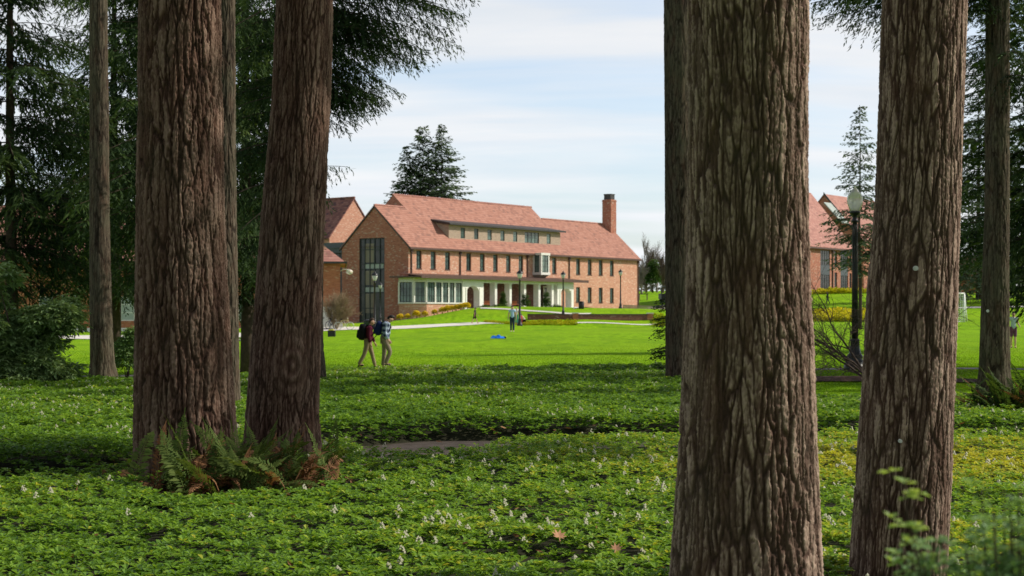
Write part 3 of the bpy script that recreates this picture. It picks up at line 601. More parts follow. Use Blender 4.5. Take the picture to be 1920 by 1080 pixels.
def bed(name, label, poly, dens, nl, L, hgt, seed, holes=(), bloomd=3, cull=True, dmax=60):
    rg = np.random.default_rng(seed); poly = np.array(poly, float); lo, hi = poly.min(0), poly.max(0)
    area = np.prod(hi-lo); N = int(area*dens(lo[1]) if callable(dens) else area*dens)
    P = lo+rg.random((N, 2))*(hi-lo)
    if callable(dens): P = P[rg.random(N) < dens(P[:, 1])/dens(lo[1])]
    P = P[np.abs(P[:, 0]) < .36*P[:, 1]+1.6]                      # the part of the bed round the view
    P = P[inpoly(P, poly)]
    for (x, y, r) in list(TR)+list(holes): P = P[np.hypot(P[:, 0]-x, P[:, 1]-y) > r*rg.uniform(.8, 1.15, len(P))]
    e = edge_dist(P, poly)+.05*rg.normal(size=len(P))
    for (x, y, r) in holes: e = np.minimum(e, np.hypot(P[:, 0]-x, P[:, 1]-y)-r)
    g = zt(P[:, 0], P[:, 1]); n = gnoise(P[:, 0]*.9, P[:, 1]*.9, 0*g, seed); n2 = gnoise(P[:, 0]*3.2, P[:, 1]*3.2, 0*g, seed+1); n0 = gnoise(P[:, 0]*.22, P[:, 1]*.22, 0*g, seed+2)
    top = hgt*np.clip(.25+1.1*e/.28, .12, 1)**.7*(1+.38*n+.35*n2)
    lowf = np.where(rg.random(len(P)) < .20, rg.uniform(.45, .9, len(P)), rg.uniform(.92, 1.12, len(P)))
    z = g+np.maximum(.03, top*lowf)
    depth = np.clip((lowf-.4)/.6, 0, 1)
    tint = (.54 if lo[1] < 10 else .44)+.22*(n*.7+n2*.9)+.30*n0+.20*(depth-.6)+rg.normal(0, .07, len(P))  # far bed tinted darker, tree shade put into the leaf colour
    yz = np.exp(-((P[:, 1]-16.5)/2.4)**2)*sstep(-1, 4, P[:, 0])*.42*(lo[1] < 15); tint = tint+yz*(.5+rg.random(len(P)))  # leaves yellowed on the right to paint a sunlit zone
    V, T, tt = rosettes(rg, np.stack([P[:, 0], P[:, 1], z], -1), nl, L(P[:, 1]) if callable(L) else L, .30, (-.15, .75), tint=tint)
    # blossom spikes stand up out of the leaves
    k = rg.random(len(P)) < bloomd/ (dens(P[:, 1]) if callable(dens) else dens)*sstep(-.25, .35, n0+n*.5)*2
    # mounded soil and stems under the leaves
    st = .3; gxx = np.arange(lo[0], hi[0]+st, st); gyy = np.arange(lo[1], hi[1]+st, st); XX, YY = np.meshgrid(gxx, gyy); pts = np.stack([XX.ravel(), YY.ravel()], -1)
    ins = inpoly(pts, poly); ee = edge_dist(pts, poly)
    for (x, y, r) in holes: ee = np.minimum(ee, np.maximum(0, np.hypot(pts[:, 0]-x, pts[:, 1]-y)-r)); 
    hz = zt(pts[:, 0], pts[:, 1])+np.where(ins, hgt*.5*np.clip(ee/.35, 0, 1), -.06)
    i = np.arange(len(pts)).reshape(XX.shape); q = np.stack([i[:-1, :-1], i[:-1, 1:], i[1:, 1:], i[1:, :-1]], -1).reshape(-1, 4)
    keep = (ins[q] & (ee[q] > .08)).any(1); q = q[keep]; qt = np.concatenate([q[:, :3], q[:, [0, 2, 3]]])
    allV = np.concatenate([V, np.c_[pts, hz]]); allT = np.concatenate([T, qt+len(V)])
    o = np_mesh(name, allV, allT, [M['ivy'], M['soil']], face_attr={'tint': np.r_[tt, np.zeros(len(qt))]}, mi=np.r_[np.zeros(len(T)), np.ones(len(qt))])
    tag(o, label, 'groundcover', kind='stuff')
    return np.stack([P[:, 0], P[:, 1], z], -1)[k]
near_poly = [(-14, 6), (9, 6), (12, 19.4), (7, 19.9), (4, 19.9), (1.4, 19.6), (.1, 19.0), (-.5, 17.8), (-1.3, 17.0), (-1.66, 17.3), (-1.72, 18.6), (-2.1, 19.1), (-2.4, 17.5), (-3.3, 15.5), (-4.7, 14.7), (-7, 13.7), (-14, 12.3)]
far_poly = [(-14, 14.6), (-7, 15.6), (-4.7, 16.5), (-3.5, 17.8), (-2.6, 19.8), (-1.2, 21.5), (.5, 21.75), (3, 21.7), (7, 21.3), (14, 21.3), (14, 27), (10, 27.8), (5.6, 28.5), (4.6, 33), (4.4, 42), (1, 43.4), (-3, 43.6), (-6, 42), (-6.5, 38), (-9, 35.5), (-12, 34.5), (-18, 34)]
fl = [bed('groundcover_bed', 'low glossy green groundcover with cream blossoms, nearest the viewer', near_poly, lambda y: np.where(y < 12, 260, 210), 8, .052, .25, 5, holes=[(.17, 10.0, .33), ((450-CX)/F*14.1, 14.05, .74)], bloomd=7),
      bed('groundcover_bed', 'groundcover mass tinted darker for shade beyond the worn path, running to the lawn', far_poly, lambda y: 4300/y, 7, lambda y: .046+.0011*y, .30, 6, bloomd=7, holes=[(7.75, 24.6, .6)])]
P = np.concatenate(fl); rg = np.random.default_rng(9); n = len(P); K = 9
hh = rg.uniform(.02, .05, n); V = []; Tt = []
a = rg.uniform(0, 6.283, (n, K)); zz = np.linspace(.1, 1, K)[None]*hh[:, None]; rr = .017*(1.1-np.linspace(.1, 1, K))[None]+.004
far_ = sstep(20, 26, P[:, 1])
C = np.stack([P[:, 0, None]+rr*np.cos(a), P[:, 1, None]+rr*np.sin(a), P[:, 2, None]+.02+zz], -1).reshape(-1, 3)
s = (rg.uniform(.0075, .0125, len(C))*np.repeat(1-.25*far_, K))[:, None]
oct_ = np.array([(1, 0, 0), (-.5, .87, 0), (-.5, -.87, 0), (0, 0, 1.3)])
V = (C[:, None]+oct_[None]*s[:, None]).reshape(-1, 3); i = np.arange(len(C))*4
T = np.concatenate([np.stack([i, i+1, i+3], -1), np.stack([i+1, i+2, i+3], -1), np.stack([i+2, i, i+3], -1)])
o = np_mesh('blossom_spikes', V, T, M['bloom']); tag(o, 'small cream blossom spikes scattered through the groundcover', 'blossoms', kind='stuff')

# short grass blades on the nearer lawn
M['blade'] = leafmat('grass_blade', [(0, (.095, .19, .008)), (.5, (.185, .325, .011)), (1, (.27, .42, .016))], .7, .4, .05)
rg = np.random.default_rng(12); N = 330000
y = 28*np.exp(rg.random(N)*math.log(105/28)); y = y[rg.random(N) < np.clip((105-y)/45, 0, 1)]; N = len(y); x = (rg.random(N)*2-1)*(.34*y+1); P = np.stack([x, y], -1)
ok = ~inpoly(P, np.array(far_poly)); ok &= ~((y > 43) & (y < 51) & (np.abs(y-np.interp(x, [-30, -14, -5, 0, 5, 8.2, 13, 30], [45, 46.5, 49, 50, 47.5, 45.1, 44.3, 44.2])) < 1.2))
for q in gp2([(1527, 712), (1620, 712), (1700, 714), (1835, 716)]): pass
mb0 = np.array(gp2([(1527, 712), (1620, 712), (1700, 714), (1835, 716)])); ok &= ~((x > 7) & (np.abs(y-np.interp(x, mb0[:, 0], mb0[:, 1])) < .75))
ok &= ~((x < -6.6) & (y > 39.8) & (y < 43.4))
P = P[ok]; x, y = P.T; z = zt(x, y); n = len(x); h = rg.uniform(.025, .055, n)*np.clip((110-y)/50, .3, 1); w = .006*(y/28); a = rg.random(n)*6.283
le = rg.normal(0, .5, (n, 2))*h[:, None]
b = np.stack([x, y, z-.005], -1); dx = np.stack([np.cos(a)*w, np.sin(a)*w, 0*a], -1)
V = np.stack([b-dx, b+dx, b+np.stack([le[:, 0], le[:, 1], h], -1)], 1).reshape(-1, 3)
tn = .45+.75*gnoise(x*.25, y*.12, 0*x, 3)+.4*gnoise(x*1.3, y*.6, 0*x, 4)+rg.normal(0, .12, n)
o = np_mesh('grass', V, np.arange(n*3).reshape(-1, 3), M['blade'], face_attr={'tint': np.clip(tn, 0, 1)}); tag(o, 'short bright green grass blades on the lawn', 'grass', kind='stuff')

# ------------------------------------------------------------------ ferns
M['fern'] = leafmat('fern_green', [(0, (.014, .035, .012)), (.5, (.06, .10, .022)), (1, (.13, .17, .04))], .7, .35, .08)
M['fern_dead'] = leafmat('fern_brown', [(0, (.06, .03, .016)), (.5, (.20, .095, .045)), (1, (.32, .18, .09))], .85, .25, .1)
def fronds(name, rng, n, mat, parent, L, az, el, sag, W0=.10, npin=34, spread=.25, curl=0.0, tint=.5):
    VV = []; TT = []
    for k in range(n):
        a = rng.uniform(*az); l = rng.uniform(*L); e = rng.uniform(*el); sg = rng.uniform(*sag)
        b0 = np.array([rng.normal(0, spread), rng.normal(0, spread*.5), .02]); s = np.linspace(0, 1, npin)
        ca, sa = math.cos(a), math.sin(a); r = l*s*math.cos(e); z = l*s*math.sin(e)-sg*l*s**2.2
        P = np.stack([b0[0]+ca*r, b0[1]+sa*r, np.maximum(b0[2]+z, .02+rng.random()*.05)], -1); P[:, 0] += -sa*curl*rng.normal()*s*s*l; P[:, 1] += ca*curl*rng.normal()*s*s*l
        t = np.gradient(P, axis=0); t /= np.linalg.norm(t, axis=1)[:, None]; roll = rng.normal(0, .5)
        sd = np.array([-sa, ca, 0])*math.cos(roll)+np.array([0, 0, 1])*math.sin(roll)
        w = W0*l*np.sin(np.clip(s*1.0+.10, 0, 1)**.75*math.pi)**.7*(1-.25*s)+.004
        for sgn in (-1, 1):
            d = sd[None]*sgn*1.0+t*.35+rng.normal(0, .10, (npin, 3)); tip = P+d*w[:, None]-np.array([0, 0, 1])*(w*.18)[:, None]; hw = l/npin*.55
            VV.append(np.stack([P-t*hw*.6, (P+tip)/2-t*hw*.8, tip, (P+tip)/2+t*hw*.9], 1)); TT.append(np.clip(rng.normal(tint, .1)+rng.normal(0, .1, npin)+.15*s, 0, 1))
        hw = .004; up = np.array([0, 0, 1.]); st = np.stack([P[:-1]-sd*hw, P[1:]-sd*hw, P[1:]+sd*hw, P[:-1]+sd*hw], 1); VV.append(st); TT.append(np.full(npin-1, .7))
    V = np.concatenate(VV).reshape(-1, 3)
    return np_mesh(name, V, np.arange(len(V)).reshape(-1, 4), mat, parent, face_attr={'tint': np.concatenate(TT)})
rg = np.random.default_rng(21)
fx, fy = (458-CX)/F*14.1, 14.25
fe = thing('sword_fern', 'large sword fern with green and rusty brown fronds below the two left trunks', 'fern', (fx, fy, zf(fx, fy)+.12))
fronds('green_fronds', rg, 64, M['fern'], fe, (.65, 1.02), (-.5, 3.7), (.75, 1.3), (.15, .5), tint=.6, spread=.42, W0=.12)
fronds('green_fronds', rg, 26, M['fern'], fe, (.55, .9), (-3.7, .5), (.3, .85), (.2, .5), tint=.55, spread=.45, W0=.11)
fronds('dead_fronds', rg, 52, M['fern_dead'], fe, (.55, .92), (-3.9, .7), (.5, 1.0), (.55, .95), W0=.085, npin=28, curl=.15, spread=.42)
fronds('dead_fronds', rg, 34, M['fern_dead'], fe, (.6, .95), (-.9, 1.9), (.9, 1.35), (.25, .7), W0=.075, npin=26, spread=.35)
fx, fy = (1912-CX)/F*24.6, 24.6
fe2 = thing('sword_fern', 'dark grey green fern clump at the right edge below the fir trunk', 'fern', (fx, fy, zf(fx, fy)+.12))
fronds('green_fronds', rg, 80, M['fern'], fe2, (.85, 1.4), (0, 6.28), (.35, 1.2), (.1, .5), tint=.2, spread=.35)
fronds('dead_fronds', rg, 22, M['fern_dead'], fe2, (.9, 1.35), (1.5, 4.2), (.5, 1.0), (.1, .4), W0=.05, npin=26, spread=.3, tint=.3)

# ------------------------------------------------------------------ leafy shrubs
M['rhodo'] = leafmat('rhododendron_leaf', [(0, (.04, .08, .03)), (.5, (.14, .235, .085)), (1, (.30, .41, .17))], .45, .25, .25)
M['yellow_leaf'] = leafmat('yellow_shrub_leaf', [(0, (.42, .34, .02)), (.5, (.72, .57, .03)), (1, (.85, .72, .08))], .6, .35, .2)
M['shrub_leaf'] = leafmat('shrub_leaf', [(0, (.012, .035, .01)), (.5, (.05, .11, .025)), (1, (.12, .20, .05))], .5, .3, .3)
M['blur_leaf'] = leafmat('near_shrub_leaf', [(0, (.07, .15, .06)), (.5, (.20, .33, .14)), (1, (.42, .52, .16))], .4, .35, .5)
def lumpy(rng, n, lobes, shell=.5):
    """points through the outer shell of several ellipsoid lobes (cx, cy, cz, rx, ry, rz) with their outward directions"""
    lb = np.array(lobes, float); vol = lb[:, 3]*lb[:, 4]*lb[:, 5]; k = rng.choice(len(lb), n, p=vol**.67/(vol**.67).sum())
    u = rng.normal(size=(n, 3)); u /= np.linalg.norm(u, axis=1)[:, None]; u[:, 2] = np.where(u[:, 2] < -.35, -u[:, 2], u[:, 2])
    r = 1-shell*rng.random(n)**1.6; P = lb[k, :3]+u*lb[k, 3:]*r[:, None]; return P, u, r
def shrub(name, label, cat, loc, lobes, n, nl, L, Wd, mat, seed, tint=.45, group=None, stems=7, tilt=(-.5, .5), wood='twig', part='foliage'):
    rg = np.random.default_rng(seed); r = thing(name, label, cat, loc, 0, group); P, u, q = lumpy(rg, n, lobes, .6); P = P+rg.normal(0, .03, P.shape)
    P[:, 2] = np.maximum(P[:, 2], .05)
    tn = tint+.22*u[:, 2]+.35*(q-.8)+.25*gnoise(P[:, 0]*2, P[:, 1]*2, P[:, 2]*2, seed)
    V, T, tt = rosettes(rg, P, nl, L, Wd, tilt, tint=tn, up=u+np.array([0, 0, .7]), tj=.1)
    np_mesh(part, V, T, mat, r, face_attr={'tint': tt})
    m = MB()
    for k in range(stems):
        a = P[rg.integers(len(P))]*.85; m.tube([(a[0]*.1, a[1]*.1, -.05), (a[0]*.35, a[1]*.35, a[2]*.45), tuple(a)], [.03*a[2]/2+.012, .02*a[2]/2+.008, .005], 6)
    if stems: m.build('stems', M[wood], r, True)
    return r
rx, ry = (45-CX)/F*34, 34.0
_r = random.Random(4); RL = []
while len(RL) < 50:
    x, z = _r.uniform(-1.7, 1.0), _r.uniform(.15, 2.6); lim = 2.62-.30*(x+1.0)-.14*max(0, x)**2
    if z < lim: q = _r.uniform(.26, .5); RL.append((x, _r.uniform(-.7, .5), z, q*1.15, q, q*.8))
shrub('rhododendron', 'broad dark rhododendron with long glossy leaves at the left edge', 'shrub', (rx, ry, zf(rx, ry)),
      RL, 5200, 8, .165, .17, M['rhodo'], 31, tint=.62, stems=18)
sx, sy = (238-CX)/F*41, 41.0
shrub('evergreen_shrub', 'small dark evergreen shrub between the slender and the massive left trunks', 'shrub', (sx, sy, zf(sx, sy)), [(0, 0, .55, .42, .4, .55), (.12, 0, 1.0, .3, .3, .4)], 620, 7, .11, .22, M['rhodo'], 32, tint=.45, stems=5)
# the near shrub at the lower right corner, out of focus
nx_, ny_ = (1905-CX)/F*2.6, 2.6
r = thing('near_shrub', 'out of focus small leaved shrub in the lower right corner', 'shrub', (nx_, ny_, 0)); rg = np.random.default_rng(41)
m = MB(); VV = []; TT = []; AT = []; base = 0
for k in range(90):
    tx, ty = rg.uniform(-.19, .22), rg.uniform(-.12, .22); tz = (1.37-.55*max(0, -.02-tx))-abs(rg.normal(0, .12))-.02
    if k == 0: tx, ty, tz = -.23, .02, 1.375
    if k == 1: tx, ty, tz = -.205, .05, 1.345
    if k == 2: tx, ty, tz = -.10, .0, 1.22
    tx, ty, tz = tx*.8125, ty*.8125, 1.7-(1.7-tz)*.8125
    s = np.linspace(0, 1, 14); P = np.stack([tx*s**1.6, ty*s**1.3, tz*s**.85], -1)
    m.tube([tuple(p) for p in P[::3]]+[tuple(P[-1])], [.0018]*5+[.0008], 5)
    q = rg.uniform(.62, 1.0, 24); pp = np.stack([np.interp(q, s, P[:, j]) for j in range(3)], -1)+rg.normal(0, .022, (24, 3))
    V, T, tt = rosettes(rg, pp, 5, .019, .40, (-.3, .8), tint=np.clip(.42+.9*(q-.85)+(.35 if k < 2 else 0)*(q > .93), 0, 1)); VV.append(V); TT.append(T+base); AT.append(tt); base += len(V)
np_mesh('foliage', np.concatenate(VV), np.concatenate(TT), M['blur_leaf'], r, face_attr={'tint': np.concatenate(AT)}); m.build('stems', M['twig'], r, True)

# ------------------------------------------------------------------ bare trees
def bare(name, label, loc, H, seed, group=None, mat='bare_wood', levels=5, r0=.12, spread=.55, kids=3, lift=.25, cat='tree', trunks=1, lean=0.0, minr=.006, part='crown', ratio=.72, az0=None):
    rg = np.random.default_rng(seed); r = thing(name, label, cat, loc, 0, group); m = MB(); tm = MB()
    def grow(p, d, l, rad, lev, mm):
        pts = [p]; q = p.copy(); dd = d.copy(); k = 4
        for i in range(k):
            dd = (dd+Vector(rg.normal(0, .13, 3))+Vector((0, 0, lift*.12))).normalized(); q = q+dd*(l/k); pts.append(q.copy())
        mm.tube(pts, [max(minr*.6, rad*(1-.45*i/k)) for i in range(k+1)], 5 if lev > 2 else 3, caps=False)
        if lev == 0: return
        for c in range(kids+int(rg.random() < .5)):
            s = rg.uniform(.35, 1.0); j = min(k, int(s*k)); b = pts[j]
            ax = dd.cross(Vector(rg.normal(0, 1, 3))).normalized(); nd = (Matrix.Rotation(rg.uniform(.6, 1.3)*spread, 3, ax) @ dd)
            grow(b, nd, l*ratio*rg.uniform(.65, 1.15), rad*.55, lev-1, m)
        grow(pts[-1], dd, l*ratio, rad*.6, lev-1, m)
    for t_ in range(trunks):
        a = rg.uniform(0, 6.283) if az0 is None else az0[t_ % len(az0)]
        d = Vector((math.cos(a)*lean, math.sin(a)*lean*.6, 1)).normalized()
        grow(Vector((0, 0, -.1)), d, H*(.34 if trunks == 1 else .33), r0, levels, tm)
    tm.build('trunk', M[mat], r, True); m.build(part, M[mat], r, True); return r
M['bare_wood'] = plain('bare_wood', (.10, .075, .06), .9, .2, 8, .1)
M['tan_twig'] = plain('tan_twigs', (.30, .215, .14), .9, .2, 8, .1)
M['grey_wood'] = plain('grey_wood', (.20, .17, .16), .9, .15, 3, .1)
b0 = W(1632, 712, 39.5); b0.z = zf(b0.x, b0.y)
bare('bare_shrub', 'leafless spreading shrub behind the leaning right trunk, beside the globe lamp', b0, 3.9, 77, levels=5, r0=.036, spread=.8, kids=2, lift=.05, trunks=7, lean=1.25, cat='shrub', minr=.004, az0=[3.0, 3.5, .1, -.3, 2.7, .6])
b1 = GP(632, 614); b1 = W(630, 0, 140); b1.z = zf(b1.x, b1.y)
bare('bare_shrub', 'tan twiggy leafless tree by the bicycles at the left brick building', b1, 3.9, 78, levels=5, r0=.07, spread=.55, kids=3, lift=.5, trunks=4, lean=.45, mat='tan_twig', minr=.012)
for i, (px, d, H, mt) in enumerate([(1203, 285, 7, 'grey_wood'), (1212, 300, 9.5, 'bare_wood'), (1222, 310, 12.5, 'grey_wood'), (1232, 300, 10.5, 'grey_wood'), (1243, 290, 8.5, 'bare_wood'), (1208, 330, 8, 'grey_wood'), (1250, 310, 9, 'grey_wood')]):
    p = W(px, 0, d); bare('bare_tree', ['short bare tree next to the end wall of the hall', 'dark bare tree beside the hall, second from its end wall', 'tallest of the bare trees beyond the right end of the hall', 'grey bare tree left of the dark utility vehicle', 'dark bare tree behind the utility vehicle', 'faint bare tree farthest back behind the hall end', 'bare tree half hidden by the slender olive trunk'][i],
        (p.x, p.y, zf(p.x, p.y)), H, 200+i, group='bare trees beyond the hall', mat=mt, levels=4, r0=.22, spread=.42, kids=4, lift=.9, minr=.03, trunks=1)
c = W(1224, 0, 296); shrub('bushy_tree', 'small rounded green tree among the bare trees beyond the hall', 'tree', (c.x, c.y, zf(c.x, c.y)), [(0, 0, 2.5, 1.6, 1.5, 2.4), (.2, 0, 4.6, 1.0, 1, 1.6)], 420, 5, .5, .3, M['shrub_leaf'], 55, tint=.5)
# yellow flowering shrubs up the bank beside the bay window
zx = [(575, 925), (628, 920), (690, 915), (745, 905), (808, 897), (860, 890), (898, 886), (930, 878), (958, 868), (985, 858), (1008, 853), (1030, 843)]
yb = None
for i, (a, b) in enumerate(zx):
    px, py = 590+a/3.6, 340+b/3.6+4; d = 173.3+.4*i/12*3; p = W(px, py, d); p.z = zf(p.x, p.y)
    lab = 'yellow flowering shrub on the bank, '+['first and lowest, at the bay corner', 'second from the bay corner', 'third from the bay corner', 'fourth from the bay corner', 'fifth from the bay corner', 'sixth from the bay corner', 'sixth from the top by the archway', 'fifth from the top by the archway', 'fourth from the top by the archway', 'third from the top by the archway', 'next to topmost by the archway', 'topmost, beside the stone archway'][i]
    if yb is None: yb = shrub('yellow_shrub', lab, 'shrub', p, [(0, 0, .30, .36, .36, .36), (.12, 0, .42, .25, .25, .25)], 240, 6, .12, .3, M['yellow_leaf'], 61, tint=.5, group='yellow shrubs along the bank', stems=4)
    else:
        c = copy_tree(yb); c.location = p; c.rotation_euler = (0, 0, i*1.3); s = random.Random(i).uniform(.85, 1.2); c.scale = (s, s, s); c['label'] = lab
M['flower_y'] = leafmat('yellow_green_flowers', [(0, (.12, .19, .01)), (.5, (.38, .40, .02)), (1, (.80, .66, .05))], .7, .35, .1)
def strip(name, label, A, B, n, L, seed, tint=.5, mat='flower_y', hgt=.25):
    rg = np.random.default_rng(seed); u = rg.random(n); w = rg.random(n); A, B = np.array(A, float), np.array(B, float); k = np.linspace(0, 1, len(A))
    ax, ay = np.interp(u, k, A[:, 0]), np.interp(u, k, A[:, 1]); bx, by = np.interp(u, k, B[:, 0]), np.interp(u, k, B[:, 1])
    x, y = ax*(1-w)+bx*w, ay*(1-w)+by*w; z = zt(x, y)+hgt*rg.random(n)*(1+gnoise(x*.8, y*.8, 0*x, seed))
    V, T, tt = rosettes(rg, np.stack([x, y, z], -1), 5, L, .3, (0, 1.1), tint=tint+.35*gnoise(x*.7, y*.7, 0*x, seed+3)); o = np_mesh(name, V, T, M[mat], face_attr={'tint': tt}); return tag(o, label, 'flower bed', kind='stuff')
g = lambda L: [tuple(W(px, 0, d)[:2]) for px, d in L]
strip('flower_bed', 'yellow green planting along the foot of the low brick wall', g([(905, 153), (960, 156), (1000, 160), (1082, 161.5)]), g([(915, 155), (960, 160), (1000, 162.6), (1082, 163.6)]), 1100, .2, 71, .45, hgt=.12)
strip('flower_bed', 'yellow flowers at the right end of the low brick wall', g([(1222, 164), (1262, 164)]), g([(1222, 168), (1262, 168)]), 200, .2, 72, .4, hgt=.1)
strip('flower_bed', 'broad band of yellow flowers on the lawn behind the globe lamp', g([(1480, 153), (1640, 153)]), g([(1480, 168), (1640, 168)]), 2600, .34, 73, .68, hgt=.45)
strip('flower_bed', 'yellow flower border in front of the far right brick building', g([(1470, 232), (1640, 232)]), g([(1470, 237), (1640, 237)]), 900, .4, 74, .55, hgt=.5)

# fallen fir twigs and brown leaf scraps lying on the groundcover
rg = np.random.default_rng(88); n = 420; y = 8.6*np.exp(rg.random(n)*math.log(34/8.6)); x = (rg.random(n)*2-1)*.34*y; z = zt(x, y)+.27
a = rg.random(n)*6.283; l = rg.uniform(.015, .05, n)*(y/14)**.5; w = l*rg.uniform(.12, .6, n); D = np.stack([np.cos(a), np.sin(a), rg.normal(0, .3, n)], -1); S = np.stack([-np.sin(a), np.cos(a), rg.normal(0, .5, n)], -1); c = np.stack([x, y, z], -1)
V = np.stack([c-D*l[:, None], c-S*w[:, None], c+D*l[:, None], c+S*w[:, None]], 1).reshape(-1, 3)
o = np_mesh('leaf_litter', V, np.arange(n*4).reshape(-1, 4), M['fern_dead'], face_attr={'tint': np.clip(rg.normal(.6, .25, n), 0, 1)}); tag(o, 'small brown twigs and leaf scraps scattered over the groundcover', 'leaf litter', kind='stuff')

# woods closing the horizon behind the campus
M['far_leaf'] = leafmat('far_woods_leaf', [(0, (.045, .045, .035)), (.5, (.095, .095, .065)), (1, (.13, .15, .085))], .8, .2, .1)
rg = np.random.default_rng(91); n = 9000; x = rg.uniform(-230, 330, n); y = rg.uniform(385, 430, n); hx = 7+4*gnoise(x*.05, 0*x, 0*x, 5)+2.5*gnoise(x*.2, 0*x, 0*x, 6); z = zt(x, y)+hx*rg.random(n)**.8
V, T, tt = rosettes(rg, np.stack([x, y, z], -1), 5, 1.3, .28, (-.5, .9), tint=.5+.5*gnoise(x*.08, z*.2, 0*x, 7))
o = np_mesh('far_woods', V, T, M['far_leaf'], face_attr={'tint': tt}); tag(o, 'distant brownish green woods along the horizon behind the campus', 'woods', kind='stuff')
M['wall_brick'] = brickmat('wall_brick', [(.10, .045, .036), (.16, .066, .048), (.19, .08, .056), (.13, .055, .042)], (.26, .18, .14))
# ------------------------------------------------------------------ buildings
def wall_holes(mb, org, ud, u0, u1, z0, z1, holes, depth, inn, m=0, mr=None):
    """a wall in the vertical plane through org along ud, with rectangular openings and their reveals going depth along inn"""
    org, ud, inn = Vector(org), Vector(ud), Vector(inn); up = Vector((0, 0, 1)); mr = m if mr is None else mr
    us = sorted({u0, u1}|{h[i] for h in holes for i in (0, 1)}); zs = sorted({z0, z1}|{h[i] for h in holes for i in (2, 3)})
    P = lambda u, z, d=0: org+ud*u+up*z+inn*d
    for a, b in zip(us, us[1:]):
        for c, e in zip(zs, zs[1:]):
            if a < u0-1e-6 or b > u1+1e-6: continue
            if any(h[0] <= a+1e-6 and h[1] >= b-1e-6 and h[2] <= c+1e-6 and h[3] >= e-1e-6 for h in holes): continue
            mb.quad(P(a, c), P(b, c), P(b, e), P(a, e), m)
    for a, b, c, e in [h[:4] for h in holes]:
        mb.quad(P(a, c), P(a, c, depth), P(a, e, depth), P(a, e), mr); mb.quad(P(b, c), P(b, e), P(b, e, depth), P(b, c, depth), mr)
        mb.quad(P(a, e), P(a, e, depth), P(b, e, depth), P(b, e), mr); mb.quad(P(a, c), P(b, c), P(b, c, depth), P(a, c, depth), mr)
def obox(mb, org, ud, inn, u0, u1, d0, d1, z0, z1, m=0):
    org, ud, inn = Vector(org), Vector(ud), Vector(inn); up = Vector((0, 0, 1))
    vs = [tuple(org+ud*u+inn*d+up*z) for z in (z0, z1) for d in (d0, d1) for u in (u0, u1)]
    mb.add(vs, [(0, 2, 3, 1), (4, 5, 7, 6), (0, 1, 5, 4), (1, 3, 7, 5), (3, 2, 6, 7), (2, 0, 4, 6)], m)
def window(par, org, ud, inn, u0, u1, z0, z1, nx=1, nz=3, set_=.16, fw=.07, mw=.035, frame='frame_dark', glass='glass', label=None, name='window', sill=False):
    mb = MB(); a = (org, ud, inn)
    obox(mb, *a, u0, u0+fw, set_, set_+.08, z0, z1); obox(mb, *a, u1-fw, u1, set_, set_+.08, z0, z1)
    obox(mb, *a, u0+fw, u1-fw, set_, set_+.08, z0, z0+fw); obox(mb, *a, u0+fw, u1-fw, set_, set_+.08, z1-fw, z1)
    for i in range(1, nx+1):
        if i == nx: break
        u = u0+(u1-u0)*i/nx; obox(mb, *a, u-mw, u+mw, set_+.004, set_+.07, z0+fw, z1-fw)
    for k in range(1, nz):
        z = z0+(z1-z0)*k/nz; obox(mb, *a, u0+fw, u1-fw, set_+.007, set_+.066, z-mw*.8, z+mw*.8)
    w = mb.build(name, M[frame], par); g = MB(); o, u_, n_ = Vector(org), Vector(ud), Vector(inn)
    q = [o+u_*u+n_*(set_+.045)+Vector((0, 0, z)) for u, z in ((u0+fw*.5, z0+fw*.5), (u1-fw*.5, z0+fw*.5), (u1-fw*.5, z1-fw*.5), (u0+fw*.5, z1-fw*.5))]
    g.quad(*q); g.build('pane', M[glass], w)
    if sill: g = MB(); obox(g, *a, u0-.04, u1+.04, -.05, .15, z0-.09, z0-.003); g.build('sill', M['copper'], w)
    return w
AZ = math.atan2(3000, 2220); UD = Vector((math.cos(AZ), math.sin(AZ), 0)); VD = Vector((-UD.y, UD.x, 0))
P0 = Vector((-11.51, 178, 0))
def fu(px, v=0.0):                                   # facade position of a photo column on the plane v
    k = (px-CX)/F; bx, by = P0.x+VD.x*v, P0.y+VD.y*v; return (k*by-bx)/(UD.x-k*UD.y)
hall = thing('brick_hall', 'long red brick hall with tiled roof, white stone portico and tall stair window', 'building', P0, AZ)
XU, YV = Vector((1, 0, 0)), Vector((0, 1, 0))
Lh, EZ, RZ, SL = 48.1, 9.53, 14.1, .914
pxs = [785.7, 812.4, 839.2, 879, 904.3, 929, 953.2, 976.8, 1039.3, 1084, 1105.7, 1126.4, 1147.2]
ups = [(fu(p)-.46, fu(p)+.46, 7.0, 8.98) for p in pxs]; los = [(fu(p)-.46, fu(p)+.46, 3.42, 5.36) for p in pxs[-4:]]
doors = [(fu(1003)-.2, fu(1003)+1.7, 2.5, 5.0), (fu(1021)-.1, fu(1021)+1.6, 2.5, 5.2)]
stair = (3.53, 7.36, 1.0, 10.5)
mb = MB()
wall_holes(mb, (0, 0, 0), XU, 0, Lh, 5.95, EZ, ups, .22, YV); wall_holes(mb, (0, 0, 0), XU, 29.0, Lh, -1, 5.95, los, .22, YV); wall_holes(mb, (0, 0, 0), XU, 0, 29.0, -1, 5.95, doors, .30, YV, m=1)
mb.quad((Lh, 0, -1), (Lh, 10, -1), (Lh, 10, EZ), (Lh, 0, EZ)); mb.poly([(Lh, 0, EZ), (Lh, 10, EZ), (Lh, 5, RZ)])
mb.quad((Lh, 10, -1), (0, 10, -1), (0, 10, EZ), (Lh, 10, EZ))
mb.build('wall', [M['brick'], M['wall_brick']], hall)  # second brick is darker, painting the portico's shade on this wall
